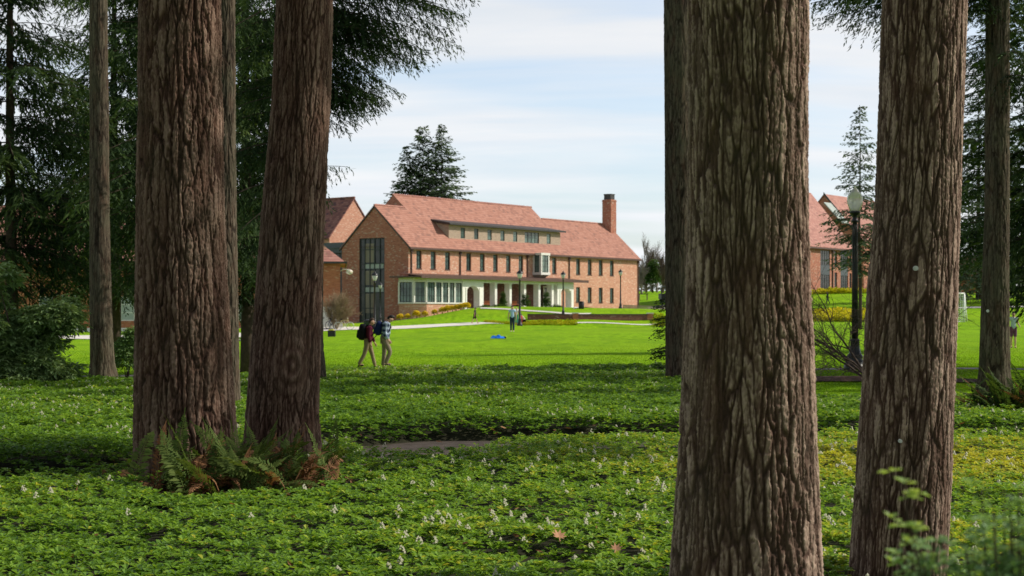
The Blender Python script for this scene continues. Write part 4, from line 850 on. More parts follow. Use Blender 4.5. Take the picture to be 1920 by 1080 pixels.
mb = MB(); wall_holes(mb, (0, 0, 0), YV, 0, 10, -1.5, EZ, [(stair[0], stair[1], stair[2], EZ)], .35, XU)
a, b = stair[:2]; z1 = stair[3]
mb.poly([(0, 0, EZ), (0, a, EZ), (0, a, EZ+SL*a-.0)]); mb.poly([(0, b, EZ), (0, 10, EZ), (0, b, EZ+SL*(10-b))])
mb.poly([(0, a, z1), (0, b, z1), (0, b, EZ+SL*(10-b)), (0, 5, RZ), (0, a, EZ+SL*a)])
for v in (a, b): mb.quad((0, v, EZ), (.35, v, EZ), (.35, v, z1), (0, v, z1))
mb.quad((0, a, z1), (.35, a, z1), (.35, b, z1), (0, b, z1))
mb.build('gable_wall', M['brick_shaded'], hall)
for h in ups: 
    window(hall, (0, 0, 0), XU, YV, *h, nx=2, nz=4, mw=.022, sill=True); 
for h in los: window(hall, (0, 0, 0), XU, YV, *h, nx=2, nz=4, mw=.022, sill=True)
# stair window: tall glazed bay in the gable
sw = MB(); fr = lambda u0, u1, z0, z1, d0=.10, d1=.24: obox(sw, (0, 0, 0), YV, XU, u0, u1, d0, d1, z0, z1)
for v in [a+.06]+[a+(b-a)*k for k in (.21, .42, .60, .80)]+[b-.06]: fr(v-.06, v+.06, 1.0, 10.5)
for z in (1.2, 2.55, 4.35, 5.05, 7.0, 7.6, 9.2, 10.42): fr(a+.12, b-.12, z-.05, z+.05, .12, .22)
sw = sw.build('stair_window', M['frame_dark'], hall)
g = MB(); g.quad((.19, a, 1.0), (.19, b, 1.0), (.19, b, 10.5), (.19, a, 10.5)); g.build('pane', M['glass_dull'], sw)
for z0, z1 in ((2.0, 4.2), (5.2, 6.8), (7.75, 9.9)): g = MB(); obox(g, (0, 0, 0), YV, XU, a+(b-a)*.43, a+(b-a)*.79, .165, .175, z0, z1); g.build('lit_wall_panel', M['interior'], sw)  # beige panels before the pane stand in for the lit interior
for z in (4.4, 7.05): g = MB(); obox(g, (0, 0, 0), YV, XU, a+.3, a+(b-a)*.82, .16, .178, z, z+.52); g.build('spandrel', M['pale_panel'], sw)
g = MB(); obox(g, (0, 0, 0), YV, XU, a-.1, b+.15, -.25, .1, .55, .98); g.build('planter_base', M['metal_grey'], hall)
# roofs: lower roof, higher middle roof, both on one front slope
def slope(mb, u0, u1, v0, v1, ez, vr, th=.14, m=0):
    """slab on the front slope z = EZ + SL v between v0 and v1"""
    z = lambda v: EZ+SL*v
    mb.add([(u0, v0, z(v0)), (u1, v0, z(v0)), (u1, v1, z(v1)), (u0, v1, z(v1)), (u0, v0, z(v0)+th), (u1, v0, z(v0)+th), (u1, v1, z(v1)+th), (u0, v1, z(v1)+th)],
           [(3, 2, 1, 0), (4, 5, 6, 7), (0, 1, 5, 4), (1, 2, 6, 5), (2, 3, 7, 6), (3, 0, 4, 7)], m)
def slope_b(mb, u0, u1, vr, v1, th=.14):
    z = lambda v: EZ+SL*(2*vr-v)
    mb.add([(u0, vr, z(vr)), (u1, vr, z(vr)), (u1, v1, z(v1)), (u0, v1, z(v1)), (u0, vr, z(vr)+th), (u1, vr, z(vr)+th), (u1, v1, z(v1)+th), (u0, v1, z(v1)+th)],
           [(3, 2, 1, 0), (4, 5, 6, 7), (0, 1, 5, 4), (1, 2, 6, 5), (2, 3, 7, 6), (3, 0, 4, 7)])
UA, UB, VH = 5.16, 32.5, 6.71; ZH = EZ+SL*VH
mb = MB()
slope(mb, -.12, UA, -.35, 5, 0, 5); slope(mb, UA, UB, -.35, VH, 0, VH); slope(mb, UB, Lh+.12, -.35, 5, 0, 5)
slope_b(mb, -.12, UA, 5, 10.3); slope_b(mb, UA, UB, VH, 13.6); slope_b(mb, UB, Lh+.12, 5, 10.3)
mb.build('roof', M['roof'], hall)
zl = EZ+SL*5
for u in (UA, UB): mb = MB(); mb.poly([(u, 5, zl), (u, VH, ZH), (u, 13.4, EZ), (u, 10, EZ)]); mb.build('upper_gable', M['brick_shaded'], hall)
for u0, u1, v, z in ((-.1, UA-.02, 5, zl), (UA-.1, UB+.1, VH, ZH), (UB+.02, Lh+.1, 5, zl)):
    n = int((u1-u0)/.42); mb = MB()
    for i in range(n):
        p = u0+(u1-u0)*i/n; q = p+(u1-u0)/n
        mb.tube([(p, v, z+.13), (q, v, z+.15)], [.11, .145], 8)
    mb.build('ridge_tiles', M['roof_x'], hall)
mb = MB(); obox(mb, (0, 0, 0), XU, YV, -.15, Lh+.15, -.47, -.352, EZ-.42, EZ-.20); obox(mb, (0, 0, 0), XU, YV, 0, Lh, -.35, -.004, EZ-.36, EZ-.26)
for px in (770.6, 862.2, 988.3, 1066.7, 1195.3):
    u = fu(px) if px < 1190 else Lh-.12
    mb.tube([(u, -.1, EZ-.35), (u, -.1, (6.2 if px < 1090 else 2.3))], .075, 8); obox(mb, (u, 0, 0), XU, YV, -.16, .16, -.24, -.02, EZ-.75, EZ-.43)
mb.build('gutter_and_downpipes', M['copper'], hall)
mb = MB()
for s, v0, v1 in ((1, -.35, 5), (-1, 10.35, 5)): 
    za, zb = EZ+SL*(v0 if s > 0 else 10-v0), RZ
    mb.add([(-.16, v0, za-.12), (-.03, v0, za-.12), (-.03, v1, zb-.12), (-.16, v1, zb-.12), (-.16, v0, za+.03), (-.03, v0, za+.03), (-.03, v1, zb+.03), (-.16, v1, zb+.03)], [(3, 2, 1, 0), (4, 5, 6, 7), (0, 1, 5, 4), (1, 2, 6, 5), (2, 3, 7, 6), (3, 0, 4, 7)])
mb.build('verge_trim', M['lead'], hall)
# dormer
ud0, ud1, vd = 8.54, 31.2, 1.12; zb = EZ+SL*vd
dpx = [867.8, 893, 918, 942.2, 966, 1028.8]; dh = [(fu(p, vd)-.42, fu(p, vd)+.42, 10.78, 12.02) for p in dpx]+[(fu(983.9, vd), fu(1010.6, vd), 10.72, 12.06)]
dm = MB(); wall_holes(dm, (0, vd, 0), XU, ud0, ud1, zb+.02, 12.28, dh, .12, YV)
vt = (12.28-EZ)/SL
for u in (ud0, ud1): dm.poly([(u, vd, zb+.02), (u, vd, 12.28), (u, 3.35, 12.62)])
dm = dm.build('dormer', M['clad'], hall)
r_ = MB(); r_.add([(ud0-.5, vd-.55, 12.26), (ud1+.5, vd-.55, 12.26), (ud1+.3, 3.75, 12.80), (ud0-.3, 3.75, 12.80), (ud0-.5, vd-.55, 12.48), (ud1+.5, vd-.55, 12.48), (ud1+.3, 3.75, 13.02), (ud0-.3, 3.75, 13.02)], [(3, 2, 1, 0), (4, 5, 6, 7), (0, 1, 5, 4), (1, 2, 6, 5), (2, 3, 7, 6), (3, 0, 4, 7)])
r_.build('dormer_roof', M['lead'], dm)
for h in dh[:-1]: window(dm, (0, vd, 0), XU, YV, *h, nx=1, nz=2, set_=.05, mw=.022)
window(dm, (0, vd, 0), XU, YV, *dh[-1], nx=4, nz=2, set_=.05, mw=.03)
# chimney
cm_ = MB(); obox(cm_, (0, 0, 0), XU, YV, 46.83, 48.16, 3.57, 4.99, 11.8, 17.55); obox(cm_, (0, 0, 0), XU, YV, 46.78, 48.21, 3.52, 5.04, 17.3, 17.42)
cm_ = cm_.build('chimney', M['brick_shaded'], hall); c2 = MB(); obox(c2, (0, 0, 0), XU, YV, 47.0, 48.0, 3.75, 4.82, 17.552, 18.2); obox(c2, (0, 0, 0), XU, YV, 46.95, 48.05, 3.7, 4.87, 18.202, 18.32); c2.build('chimney_cap', M['lead'], cm_)
# portico
FV = -2.5; FZ = 2.55
mb = MB(); obox(mb, (0, 0, 0), XU, YV, fu(866, FV), 29.0, FV-.35, -.02, 1.3, FZ); mb.build('portico_floor', M['concrete'], hall)
pf = MB(); obox(pf, (0, 0, 0), XU, YV, -1.75, 31.0, FV-.75, -.01, 5.92, 6.08); obox(pf, (0, 0, 0), XU, YV, -1.75, 31.05, FV-.85, FV-.752, 5.82, 6.14); obox(pf, (0, 0, 0), XU, YV, -1.75, -.005, -.012, 1.3, 5.92, 6.08)
pf.add([(-1.7, FV-.7, 6.083), (31, FV-.7, 6.083), (31, -.01, 6.45), (-1.7, -.01, 6.45)], [(0, 1, 2, 3)])
pf.build('portico_roof', M['copper'], hall)
mb = MB(); obox(mb, (0, 0, 0), XU, YV, fu(905, FV), fu(1044, FV), FV-.02, FV+.5, 5.50, 5.915); mb.build('portico_beam', M['stone'], hall)
def archway(px0, px1, o0, o1, name):
    u0, u1 = fu(px0, FV), fu(px1, FV); a, b = fu(o0, FV), fu(o1, FV); mb = MB(); y0, y1 = FV-.1, FV+.70
    spring, rise = 4.35, .75; N = 14; w = (b-a)/2; c = (a+b)/2
    for y in (y0, y1):
        mb.quad((u0, y, FZ-.9), (a, y, FZ-.9), (a, y, 5.915), (u0, y, 5.915)); mb.quad((b, y, FZ-.9), (u1, y, FZ-.9), (u1, y, 5.915), (b, y, 5.915))
    pts = [(c-w*math.cos(math.pi*i/N), spring+rise*math.sin(math.pi*i/N)**.8) for i in range(N+1)]
    for (p, z), (q, w2) in zip(pts, pts[1:]):
        for y in (y0, y1): mb.quad((p, y, z), (q, y, w2), (q, y, 5.915), (p, y, 5.915))
        mb.quad((p, y0, z), (p, y1, z), (q, y1, w2), (q, y0, w2))
    for u in (a, b): mb.quad((u, y0, FZ-.9), (u, y1, FZ-.9), (u, y1, spring), (u, y0, spring))
    for u in (u0, u1): mb.quad((u, y0, FZ-.9), (u, y1, FZ-.9), (u, y1, 5.915), (u, y0, 5.915))
    mb.quad((u0, y0, 5.913), (u1, y0, 5.913), (u1, y1, 5.913), (u0, y1, 5.913))
    for u in (a-.12, b+.12): obox(mb, (u, 0, 0), XU, YV, -.1, .1, FV-.16, FV-.102, FZ-.9, 4.9)
    mb.build(name, M['stone'], hall)
archway(866, 905.5, 874, 897, 'stone_arch'); archway(1044, 1074.5, 1050.3, 1069.3, 'stone_arch')
for px in (930.8, 958.2, 985.3, 1012.3, 1037.2):
    u = fu(px, FV); mb = MB(); obox(mb, (u, 0, 0), XU, YV, -.26, .16, FV+.02, FV+.78, FZ-.9, 5.5); obox(mb, (u, 0, 0), XU, YV, -.32, .22, FV-.03, FV+.83, FZ-.9, FZ+.18); obox(mb, (u, 0, 0), XU, YV, -.30, .20, FV-.015, FV+.81, 5.38, 5.498)
    mb.build('column', M['stone'], hall)
for h, nm in zip(doors, 'ab'):
    w = window(hall, (0, 0, 0), XU, YV, *h, nx=2, nz=2, set_=.2, fw=.12, frame='frame_dark', name='door')
mb = MB(); h = doors[1]
for u0, u1, z0, z1 in ((h[0]-.22, h[0]-.01, 2.5, h[3]+.2), (h[1]+.01, h[1]+.22, 2.5, h[3]+.2), (h[0]-.008, h[1]+.008, h[3]+.01, h[3]+.2)): obox(mb, (0, 0, 0), XU, YV, u0, u1, -.06, .02, z0, z1)
mb.build('door_surround', M['stone'], hall)
# bay window wrapping the corner: brick base, white frame, dark glazing
bp = [(-1.0, .56), (-1.0, -1.53), (.14, FV), (fu(867, FV)-.02, FV)]
mb = MB(); wf = MB(); bay = None
pan = []
for (ua, va), (ub, vb) in zip(bp, bp[1:]):
    l = math.hypot(ub-ua, vb-va); d = Vector(((ub-ua)/l, (vb-va)/l, 0)); inn = Vector((-d.y, d.x, 0)); o = (ua, va, 0)
    mb.quad((ua, va, -.5), (ub, vb, -.5), (ub, vb, 3.04), (ua, va, 3.04)); obox(wf, o, d, inn, -.06, l+.06, -.10, .16, 3.04, 3.19); obox(wf, o, d, inn, -.02, l+.02, -.03, .2, 5.42, 5.915)
    n = 1 if l < 3 else 6
    e = [0, l] if n == 1 else [0]+[fu(p, FV)-.14 for p in (816.5, 829, 841.5, 853)]+[l]
    n = len(e)-1
    for k in range(n+1): obox(wf, o, d, inn, e[k]-.11, e[k]+.11, -.02, .22, 3.19, 5.42)
    for k in range(n): pan.append((o, d, inn, e[k]+.11, e[k+1]-.11))
bay = mb.build('bay_base', M['brick'], hall); wf.build('bay_frame', M['frame_white'], bay)
for o, d, inn, e0, e1 in pan: window(bay, o, d, inn, e0, e1, 3.195, 5.415, nx=max(1, round((e1-e0)/.5)), nz=3, set_=.05, mw=.02)
mb = MB(); 
mb.poly([(u, v, 3.1) for u, v in bp]+[(fu(867, FV), 0, 3.1), (0, 0, 3.1), (0, .56, 3.1)]); mb.build('bay_floor', M['interior'], bay)
# oriel: white box window on the upper floor
u0, u1 = fu(1014.5, -1.25), fu(1030.5, -1.25); zo, zp = 6.98, 9.15
oq = MB(); P4 = [((u0, -.003, 0), Vector((0, -1, 0)), Vector((1, 0, 0)), 1.247), ((u0, -1.25, 0), XU, YV, u1-u0), ((u1, -1.25, 0), YV, Vector((-1, 0, 0)), 1.247)]
obox(oq, (0, 0, 0), XU, YV, u0-.06, u1+.06, -1.31, -.004, zo-.25, zo+.05); obox(oq, (0, 0, 0), XU, YV, u0-.06, u1+.06, -1.31, -.004, zp, zp+.28)
for o, d, i_, l in P4:
    for x in (0, l): obox(oq, o, d, i_, max(0, x-.26) if x else 0, l if x else .26, 0, .06, zo+.05, zp)
ori = oq.build('oriel', M['frame_white'], hall)
for o, d, i_, l in P4: window(ori, o, d, i_, .262, l-.262, zo+.06, zp-.01, nx=2, nz=3, set_=.02, mw=.02)
mb = MB(); mb.add([(u0, -1.2, zo-.252), (u1, -1.2, zo-.252), (u1, -.003, zo-.252), (u0, -.003, zo-.252), (u0+.5, -.003, zo-1.1), (u1-.5, -.003, zo-1.1)], [(0, 1, 2, 3), (0, 4, 5, 1), (0, 3, 4), (1, 5, 2)]); mb.build('oriel_bracket', M['interior'], ori)
# ------------------------------------------------------------------ gabled wing behind the hall
wing = thing('brick_wing', 'gabled brick wing with shade tinted red tiled roof, behind the left end of the hall', 'building', P0, AZ)
mb = MB(); uc, vv, hw = 16.5, 23.1, 4.56
mb.poly([(uc-hw, vv, -1), (uc+hw, vv, -1), (uc+hw, vv, 11.6), (uc, vv, 16.6), (uc-hw, vv, 11.6)]); mb.quad((uc-hw, vv, -1), (uc-hw, vv+22, -1), (uc-hw, vv+22, 11.6), (uc-hw, vv, 11.6)); mb.quad((uc+hw, vv, -1), (uc+hw, vv+22, -1), (uc+hw, vv+22, 11.6), (uc+hw, vv, 11.6)); mb.build('wall', M['brick'], wing)
mb = MB()
for s in (-1, 1):
    e = uc+s*(hw+.25); ze = 11.6-.27
    mb.add([(e, vv-.12, ze), (uc, vv-.12, 16.62), (uc, vv+22, 16.62), (e, vv+22, ze), (e, vv-.12, ze+.18), (uc, vv-.12, 16.8), (uc, vv+22, 16.8), (e, vv+22, ze+.18)], [(0, 1, 2, 3), (7, 6, 5, 4), (0, 4, 5, 1), (1, 5, 6, 2), (2, 6, 7, 3), (3, 7, 4, 0)])
mb.build('roof', M['roof_shaded'], wing)
mb = MB(); mb.tube([(uc, vv-.15, 16.84), (uc, vv+22, 16.84)], .15, 8); mb.build('ridge_tiles', M['roof_shaded'], wing)
lk = thing('glazed_link', 'slate grey metal and dark glass link between the hall and the left brick building', 'building', P0, AZ)
mb = MB(); obox(mb, (0, 0, 0), XU, YV, 1.0, 6.5, 10.05, 18.5, 9.0, 10.2); obox(mb, (0, 0, 0), XU, YV, .85, 6.6, 10.02, 18.6, 9.55, 9.68); mb.build('roof_band', M['metal_grey'], lk)
window(lk, (1.4, 10.06, 0), YV, XU, 0, 8, -1, 8.99, nx=5, nz=4, set_=0.0, mw=.06, glass='glass_dull'); mb = MB(); obox(mb, (0, 0, 0), XU, YV, 1.55, 6.2, 10.06, 18.3, -1, 8.98); mb.build('core', M['metal_grey'], lk)
# ------------------------------------------------------------------ long brick building at the left with a hipped roof
lb = thing('brick_building', 'orange brick building with hipped roof and white window, seen behind the left trees', 'building', (-15.35, 143, 0), R(6.3))
E0 = 6.55; wl = -52
mb = MB(); hs = []
for px in (247, 100, 462, 560, 330): 
    u = (px-CX)/F*143+15.35; hs.append((u-.62, u+.62, 1.25, 3.4))
wall_holes(mb, (0, 0, 0), XU, wl, 0, -2, E0, hs, .2, YV); mb.quad((0, 0, -2), (0, 14, -2), (0, 14, E0), (0, 0, E0)); mb.build('wall', M['brick_orange'], lb)
for h in hs: window(lb, (0, 0, 0), XU, YV, *h, nx=1, nz=3, set_=.06, fw=.09, frame='frame_white', glass='pale_panel' if h is hs[0] else 'glass')
mb = MB(); e = .5; mb.add([(wl, -e, E0-.1), (e, -e, E0-.1), (e, 14+e, E0-.1), (wl, 14+e, E0-.1), (-6.2, 7, E0+5.3), (wl, 7, E0+5.3)], [(0, 1, 4, 5), (1, 2, 4), (2, 3, 5, 4), (0, 3, 2, 1)]); mb.build('roof', M['roof_x'], lb)
mb = MB(); obox(mb, (0, 0, 0), XU, YV, wl, e+.1, -e-.12, -e-.004, E0-.2, E0-.02); obox(mb, (0, 0, 0), YV, XU, -e, 14, e+.004, e+.12, E0-.2, E0-.02); mb.tube([(wl+17.6-.2, -.1, E0-.2), (wl+17.4, -.1, -1)], .07, 6); mb.build('gutter', M['lead'], lb)
mb = MB(); obox(mb, (0, 0, 0), XU, YV, wl, .04, -.10, -.004, -2, .62); mb.build('pale_plinth', M['stone'], lb)
mb = MB(); mb.tube([(0, -.3, E0-.85), (.35, -.5, E0-.7), (.75, -.7, E0-.75)], .04, 6); mb.ell((.8, -.7, E0-.95), (.32, .32, .24)); mb.build('wall_lamp', M['globe'], lb, True)
mb = MB(); obox(mb, (0, 0, 0), XU, YV, -1.9, .25, -.9, -.11, -2, 2.3); obox(mb, (0, 0, 0), XU, YV, -2.0, .35, -1.0, -.1, 2.302, 2.5); mb.build('entry_porch', M['stone'], lb)
# ------------------------------------------------------------------ brick building at the far right
P1 = W(1597, 0, 245); P1.z = 0; E1, S1 = 12.15, 1.2
rb = thing('brick_building', 'brick building with pink tiled roof and dark two storey window bays at far right', 'building', P1, AZ)
mb = MB(); bays = [(-10.9, -7.7, 5.2, 11.4), (-4.0, -1.35, 5.2, 11.4)]; sm = [(-6.1, -5.2, 9.0, 11.4), (-6.1, -5.2, 5.9, 8.2), (-.8, -.05, 9.0, 11.4), (-.8, -.05, 5.9, 8.2)]
wall_holes(mb, (0, 0, 0), XU, -26, 0.3, 2, E1, bays+sm, .25, YV); mb.quad((.3, 0, 2), (.3, 14, 2), (.3, 14, E1), (.3, 0, E1)); mb.poly([(.3, 0, E1), (.3, 14.2, E1), (.3, 7.1, E1+S1*7.1)]); mb.build('wall', M['brick_shaded'], rb)
for h in bays:
    window(rb, (0, 0, 0), XU, YV, h[0], h[1], 9.2, 11.4, nx=4, nz=3, set_=.05, glass='glass_dull'); window(rb, (0, 0, 0), XU, YV, h[0], h[1], 5.2, 7.8, nx=4, nz=3, set_=.05, glass='glass_dull'); mb = MB(); obox(mb, (0, 0, 0), XU, YV, h[0], h[1], .03, .2, 7.802, 9.198); mb.build('spandrel', M['metal_grey'], rb)
for h in sm: window(rb, (0, 0, 0), XU, YV, *h, nx=1, nz=3, set_=.1, glass='glass_dull')
mb = MB()
mb.add([(-26, -.4, E1-.4*S1), (.5, -.4, E1-.4*S1), (.5, 7.1, E1+7.1*S1), (-26, 7.1, E1+7.1*S1), (-26, -.4, E1+.2-.4*S1), (.5, -.4, E1+.2-.4*S1), (.5, 7.1, E1+.2+7.1*S1), (-26, 7.1, E1+.2+7.1*S1)], [(3, 2, 1, 0), (4, 5, 6, 7), (0, 1, 5, 4), (1, 2, 6, 5), (2, 3, 7, 6), (3, 0, 4, 7)])
mb.add([(-26, 7.1, E1+.2+7.1*S1), (.5, 7.1, E1+.2+7.1*S1), (.5, 14.6, E1-.5), (-26, 14.6, E1-.5)], [(0, 1, 2, 3)]); mb.build('roof', M['roof_x'], rb)
mb = MB(); obox(mb, (0, 0, 0), XU, YV, -26, .5, -.55, -.402, E1-.62, E1-.4); mb.tube([(-6.9, -.1, E1-.4), (-6.9, -.1, 4)], .1, 8); obox(mb, (-6.9, 0, 0), XU, YV, -.2, .2, -.25, -.02, E1-1, E1-.6); mb.build('gutter_and_downpipe', M['copper'], rb)
rw = thing('brick_wing', 'second tiled roof with dark gable end rising behind the far right brick building', 'building', W(1546, 0, 268)*Vector((1, 1, 0)) if False else (W(1546, 0, 268).x, 268, 0), AZ)
mb = MB(); mb.poly([(0, -7, 4), (0, 7, 4), (0, 7, 13.8), (0, 0, 22), (0, -7, 13.8)]); mb.quad((0, -7, 4), (20, -7, 4), (20, -7, 13.8), (0, -7, 13.8)); mb.build('wall', M['brick_shaded'], rw)
mb = MB()
for s in (-1, 1): mb.quad((-.3, 0, 22.1), (20, 0, 22.1), (20, s*7.4, 13.4), (-.3, s*7.4, 13.4))
mb.build('roof', M['roof_x'], rw)
mb = MB()
for s in (-1,): mb.add([(-.45, 0, 22.0), (-.31, 0, 22.0), (-.31, s*7.4, 13.3), (-.45, s*7.4, 13.3), (-.45, 0, 22.4), (-.31, 0, 22.4), (-.31, s*7.4, 13.7), (-.45, s*7.4, 13.7)], [(3, 2, 1, 0), (4, 5, 6, 7), (0, 1, 5, 4), (1, 2, 6, 5), (2, 3, 7, 6), (3, 0, 4, 7)])
mb.build('verge_trim', M['lead'], rw)
mb = MB(); mb.add([(-3.2, -1.4, 20.3), (-.55, -1.4, 20.3), (-.55, -4.6, 16.9), (-3.2, -4.6, 16.9), (-3.2, -1.4, 20.5), (-.55, -1.4, 20.5), (-.55, -4.6, 17.1), (-3.2, -4.6, 17.1)], [(3, 2, 1, 0), (4, 5, 6, 7), (0, 1, 5, 4), (1, 2, 6, 5), (2, 3, 7, 6), (3, 0, 4, 7)]); mb.build('skylight', M['pale_panel'], rw)
# distant fragment of orange brick behind the far right trees
db = thing('brick_building', 'sliver of orange red brick building seen between the far right trees', 'building', W(1838, 0, 235)*Vector((1, 1, 0)) if False else (W(1838, 0, 235).x, 235, 3), AZ)
mb = MB(); obox(mb, (0, 0, 0), XU, YV, 0, 9, 0, 6, 0, 5.2); mb.build('wall', M['brick_orange'], db); mb = MB(); mb.add([(-.3, -.3, 5.2), (9.3, -.3, 5.2), (9.3, 6.3, 5.2), (-.3, 6.3, 5.2), (1, 3, 7.6), (8, 3, 7.6)], [(0, 1, 5, 4), (1, 2, 5), (2, 3, 4, 5), (3, 0, 4)]); mb.build('roof', M['roof_x'], db)
# ------------------------------------------------------------------ street lamps
t = NT('lamp_glass'); t.base((.62, .62, .60), .15, .5); t.b.inputs['Transmission Weight'].default_value = .25; M['lamp_glass'] = t.mat
def big_lamp(loc, label):
    r = thing('street_lamp', label, 'street lamp', loc); m = MB()
    m.lathe([(.30, -.05), (.30, .13), (.27, .15), (.27, .2), (.235, .25), (.2, .31), (.215, .37), (.215, .40), (.16, .46), (.135, .6), (.12, .78), (.13, .8), (.13, .83), (.1, .86)], 24); m.build('base', M['metal_black'], r, True)
    m = MB(); m.lathe([(.085, .85), (.08, 2.5), (.068, 4.02), (.09, 4.04), (.09, 4.08), (.065, 4.11), (.06, 4.2), (.14, 4.27), (.15, 4.31), (.13, 4.33)], 18)
    for k in range(10): a = k*.628; m.tube([(.083*math.cos(a), .083*math.sin(a), .9), (.068*math.cos(a), .068*math.sin(a), 3.98)], .008, 5)
    m.build('post', M['metal_black'], r, True)
    m = MB(); m.lathe([(.125, 4.33), (.155, 4.40), (.20, 4.53), (.215, 4.63), (.205, 4.73), (.17, 4.81), (.115, 4.86), (.10, 4.88), (.085, 4.92), (.04, 4.955)], 24); m.build('globe', M['globe'], r, True)
    m = MB(); m.lathe([(.04, 4.955), (.05, 4.965), (.018, 4.985), (.024, 5.0), (.008, 5.03)], 12); m.build('finial', M['globe'], r, True)
    return r
p = W(1603, 0, 43.6); p.z = zf(p.x, p.y); bl = big_lamp(p, 'tall black street lamp with glass acorn globe on a flared base, nearest at right')
def small_lamp(loc, label, group):
    r = thing('street_lamp', label, 'street lamp', loc, 0, group); m = MB()
    m.lathe([(.20, -.3), (.20, .12), (.15, .2), (.12, .5), (.13, .55), (.08, .62), (.065, 2.2), (.055, 3.7), (.09, 3.74), (.06, 3.8), (.07, 3.9)], 14); m.build('post', M['metal_black'], r, True)
    m = MB(); m.lathe([(.10, 3.9), (.14, 4.0), (.2, 4.2), (.21, 4.3)], 14); m.build('globe', M['lamp_glass'], r, True)
    m = MB(); m.lathe([(.235, 4.3), (.24, 4.33), (.2, 4.42), (.11, 4.52), (.04, 4.58), (.05, 4.62), (.01, 4.72)], 14); m.build('cap', M['metal_black'], r, True); return r
LG = 'black lantern lamps round the lawn'; proto = None
for px, py, d, lab in [(702.5, 507, 142, 'black lantern lamp in front of the stair window, left and nearer of the pair'), (713, 527.5, 172, 'smaller black lantern lamp in front of the stair window, right of the pair'), (974.5, 503.5, 152, 'black lantern lamp in front of the middle portico columns by the seated people'),
                       (1056, 507, 165, 'black lantern lamp standing before the right stone archway'), (1163.5, 503.5, 176, 'black lantern lamp near the right end of the hall facade'), (458, 500, 136, 'black lamp seen between the two big left trunks')]:
    q = W(px, py, d); g = zf(q.x, q.y); s = (q.z-g)/4.72 if px != 458 else 1.0
    if proto is None: o = proto = small_lamp((q.x, q.y, g), lab, LG)
    else: o = copy_tree(proto); o['label'] = lab; o.location = (q.x, q.y, g)
    o.scale = (1.15*max(s, .9), 1.15*max(s, .9), s)
q = W(1240, 0, 250); r = thing('lamp_pole', 'thin dark lamp pole with a flat arm behind the utility vehicle', 'street lamp', (q.x, q.y, zf(q.x, q.y))); m = MB(); zt_ = CAMZ+(HY-541)/F*250-zf(q.x, q.y); m.tube([(0, 0, -.2), (0, 0, zt_)], .09, 8); m.build('pole', M['metal_black'], r); m = MB(); m.box(-.62, .1, -.1, .1, zt_, zt_+.12); m.build('lamp_head', M['metal_black'], r)
# ------------------------------------------------------------------ bins
def ground(px, d, dz=0): q = W(px, 0, d); return (q.x, q.y, zf(q.x, q.y)+dz)
r = thing('litter_bin', 'dark green cylindrical litter bin with lid behind the student in maroon', 'bin', ground(689.5, 132)); m = MB(); m.lathe([(.33, -.1), (.35, .95), (.36, .97), (.36, 1.02)], 20); m.build('body', M['bin_green'], r, True); m = MB(); m.lathe([(.37, 1.021), (.38, 1.06), (.38, 1.16), (.34, 1.2), (.1, 1.24)], 20); m.build('lid', M['metal_black'], r, True)
r = thing('litter_bin', 'square black bin with yellow rim band on the grass left of the students', 'bin', ground(622, 123)); m = MB(); m.box(-.28, .28, -.25, .25, -.05, .5); m.build('body', M['metal_black'], r); m = MB(); m.box(-.20, .14, -.255, .245, .502, .58); m.build('rim_band', M['yellow'], r)
r = thing('litter_bin', 'round black litter bin on the path right of the archway', 'bin', ground(1090, 171)); m = MB(); m.lathe([(.24, -.05), (.30, .1), (.30, .62), (.26, .68)], 18); m.build('body', M['metal_black'], r, True); m = MB(); m.lathe([(.31, .681), (.31, .74), (.2, .8), (.05, .82)], 18); m.build('lid', M['metal_black'], r, True)
# ------------------------------------------------------------------ low brick wall
q0, q1, q2 = Vector(ground(985, 163.2)), Vector(ground(1079, 164)), Vector(ground(1219, 166.5))
r = thing('brick_wall', 'low dark brick garden wall with pale capped end pillars edging the lawn', 'wall', (0, 0, 0))
for a, b in ((q0, q1), (q1, q2)):
    d = (b-a); d.z = 0; l = d.length; d.normalize(); n = Vector((-d.y, d.x, 0)); m = MB(); z = min(a.z, b.z)
    obox(m, (a.x, a.y, 0), d, n, .3, l-.3, 0, .45, z-.5, max(a.z, b.z)+.50); m.build('wall_length', M['wall_brick'], r); m = MB(); obox(m, (a.x, a.y, 0), d, n, .28, l-.28, -.05, .5, max(a.z, b.z)+.502, max(a.z, b.z)+.58); m.build('coping', M['lead'], r)
for a in (q1, q2):
    m = MB(); m.box(a.x-.3, a.x+.3, a.y-.12, a.y+.6, a.z-.5, a.z+.62); m.build('pillar', M['brick_orange'], r); m = MB(); m.box(a.x-.36, a.x+.36, a.y-.18, a.y+.66, a.z+.622, a.z+.72); m.build('pillar_cap', M['stone'], r)
